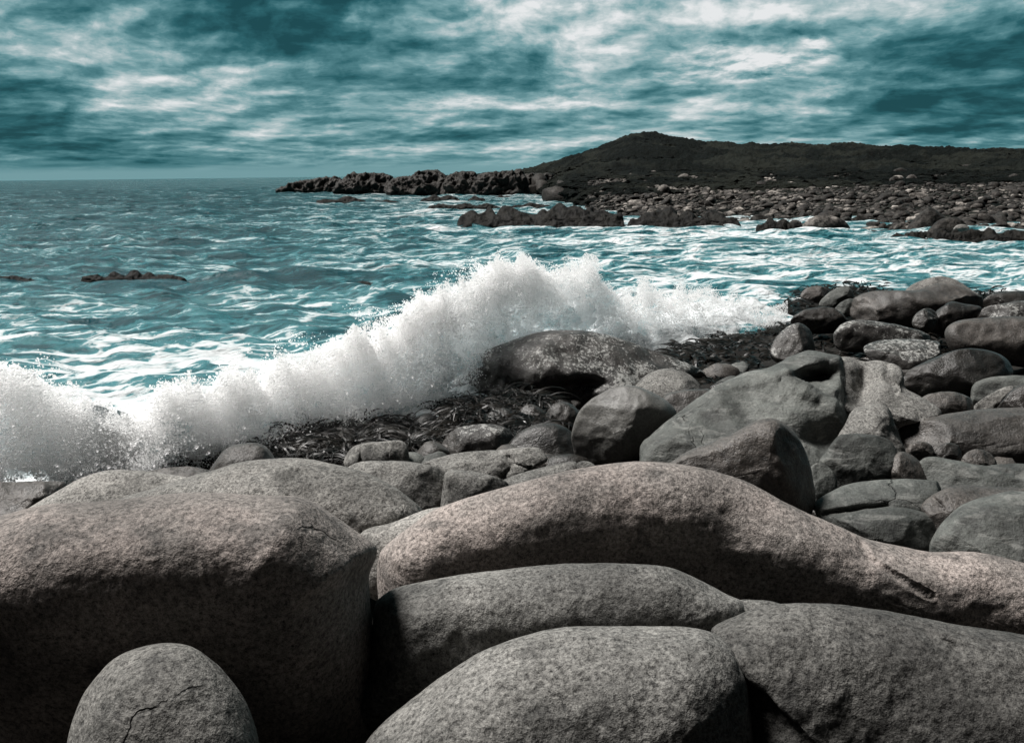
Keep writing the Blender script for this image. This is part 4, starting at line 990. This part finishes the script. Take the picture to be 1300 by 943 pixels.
def spray_points(n, seed):
    r_ = np.random.default_rng(seed)
    x = r_.uniform(-70, 1000, n)
    dens_x = np.interp(x, [-70, 500, 620, 780, 900, 1000], [.9, 1, 1, .6, .3, .12])
    ok = r_.random(n) < dens_x; x = x[ok]; n = len(x)
    top = np.interp(x, TX, TY); bot = np.interp(x, BX, BY); h = bot - top
    v = r_.uniform(-.30, 1.42, n)                   # 0 base .. 1 crest
    wt = r_.normal(0, .38, n)
    y = bot - np.minimum(v, 1) * h - np.maximum(v - 1, 0) * np.minimum(h, 62)
    D = np.interp(x, SPR_X, SPR_D) + wt * np.interp(v, [-.3, 0, 1, 1.4], [1.2, 1.5, 1.3, 1.5])
    P_ = at(x, y, D)
    cl = fbm(P_ * np.array([1.1, .8, .8]), 4, .6); jet = fbm(np.stack([x * .021, x * 0 + 3, v * .8], -1), 3, .6); fine = fbm(P_ * 4.5 + 5, 2, .6)
    edge = np.where(v > 1, (v - 1) / .34, np.where(v < .12, (.12 - v) / .42, 0))
    hfac = np.clip((h) / 90, .35, 1.3)
    prob = 1.05 - edge * 1.25 + 1.05 * cl + 1.1 * jet * (edge > 0) + .5 * fine - .2
    prob = np.where(edge > 0, np.clip(prob, 0, 1) ** 2.2, np.clip(prob, 0, 1))
    core = smooth01((v - .16) / .12) * smooth01((.98 - v) / .12)
    prob = prob * (1 - .62 * core)
    ok = r_.random(n) < prob
    P_, v, edge, D = P_[ok], v[ok], edge[ok], D[ok]
    R_ = np.exp(r_.normal(-4.95, .5, len(P_)))
    R_ = np.clip(R_, .003, .026)
    # thrown strings of drops: short ballistic arcs leaving the crest
    na = 1500
    ax = r_.uniform(-60, 900, na); ax[:500] = r_.normal(640, 70, 500); m_ = r_.integers(25, 120, na)
    at_ = np.interp(ax, TX, TY) + r_.uniform(-4, 40, na); ad = np.interp(ax, SPR_X, SPR_D) + r_.normal(0, .3, na)
    A0 = at(ax, at_, ad); vel = np.stack([r_.normal(-.3, 1.3, na), r_.normal(-.5, .9, na), r_.gamma(3.0, .42, na) + .5], -1)
    vel[:, 2] *= np.interp(ax, [-60, 200, 500, 640, 760, 900], [1.0, .75, .95, .75, .6, .5])
    idx = np.repeat(np.arange(na), m_); tt_ = r_.uniform(0, 1, len(idx)) ** .8 * np.repeat(r_.uniform(.15, .42, na), m_)
    Q = A0[idx] + vel[idx] * tt_[:, None] + np.array([0, 0, -4.9]) * (tt_ ** 2)[:, None] + r_.normal(0, 1, (len(idx), 3)) * (.02 + .16 * tt_)[:, None]
    RQ = np.clip(np.exp(r_.normal(-4.75, .5, len(idx))), .003, .03)
    # coarse drops falling in front of the dark rocks at the foot of the wave
    nd_ = 16000; fx = r_.uniform(-60, 690, nd_); fy = np.interp(fx, BX, BY) + r_.normal(0, 17, nd_)
    G_ = at(fx, fy, np.interp(fx, SPR_X, SPR_D) - r_.uniform(.2, 1.2, nd_))
    gk = fbm(G_ * 1.7, 3) > -.05; G_ = G_[gk]
    P_ = np.concatenate([P_, Q, G_]); R_ = np.concatenate([R_, RQ, np.clip(np.exp(r_.normal(-4.75, .45, len(G_))), .004, .022)])
    return P_, R_
P_, R_ = spray_points(2300000, 21)
drops('sea_spray', 'cloud of white droplets thrown up by the wave', P_, R_)
print('drops', len(P_))

# thin mist hanging round the spray: two lumpy closed clouds, the inner one denser
def mist(name, label, grow, density, seed):
    m = bpy.data.materials.new(name); m.use_nodes = True
    t = NT(m.node_tree); t.n.clear(); o = t.new('ShaderNodeOutputMaterial')
    v = t.new('ShaderNodeVolumePrincipled'); v.inputs['Color'].default_value = (.998, .998, .998, 1)
    v.inputs['Density'].default_value = density; v.inputs['Anisotropy'].default_value = 0.45
    t.l.new(v.outputs[0], o.inputs['Volume'])
    nx_, nv = 420, 90
    xs = np.linspace(-75, 850, nx_); vs = np.linspace(0, 2 * math.pi, nv, endpoint=False)
    XS, VS = np.meshgrid(xs, vs, indexing='ij')
    top = np.interp(XS, TX, TY) - grow; bot = np.interp(XS, BX, BY) + grow * .3
    bot = np.maximum(bot, top + 12)
    taper = np.sqrt(np.clip(1 - np.abs((XS - 387) / 465) ** 6, 0, 1))
    D = np.interp(XS, SPR_X, SPR_D); yc = (top + bot) / 2
    y = yc - (bot - top) / 2 * np.sin(VS) * taper; Dp = D + .2 * np.sin(VS) - .9 * np.cos(VS) * taper
    V = at(XS, y, Dp).reshape(-1, 3); Fq = grid_faces(nx_, nv, True); N = vnormals(V, Fq)
    c_ = at(XS, yc, D).reshape(-1, 3)
    if (np.einsum('ij,ij->i', N, V - c_)).mean() < 0: N = -N; Fq = Fq[:, ::-1]
    V = V + N * (.50 * fbm(V * .9 + seed, 3, .5))[:, None]
    caps = [list(range(nv)), list(range((nx_ - 1) * nv, nx_ * nv))]
    ob = mesh_np(name, V, Fq, m)
    import bmesh
    bm = bmesh.new(); bm.from_mesh(ob.data); bmesh.ops.holes_fill(bm, edges=bm.edges, sides=0)
    bmesh.ops.recalc_face_normals(bm, faces=bm.faces); bm.to_mesh(ob.data); bm.free()
    tag(ob, label, 'mist', kind='stuff')
mist('sea_mist', 'thin white mist round the breaking wave', 2, .22, 3.0)
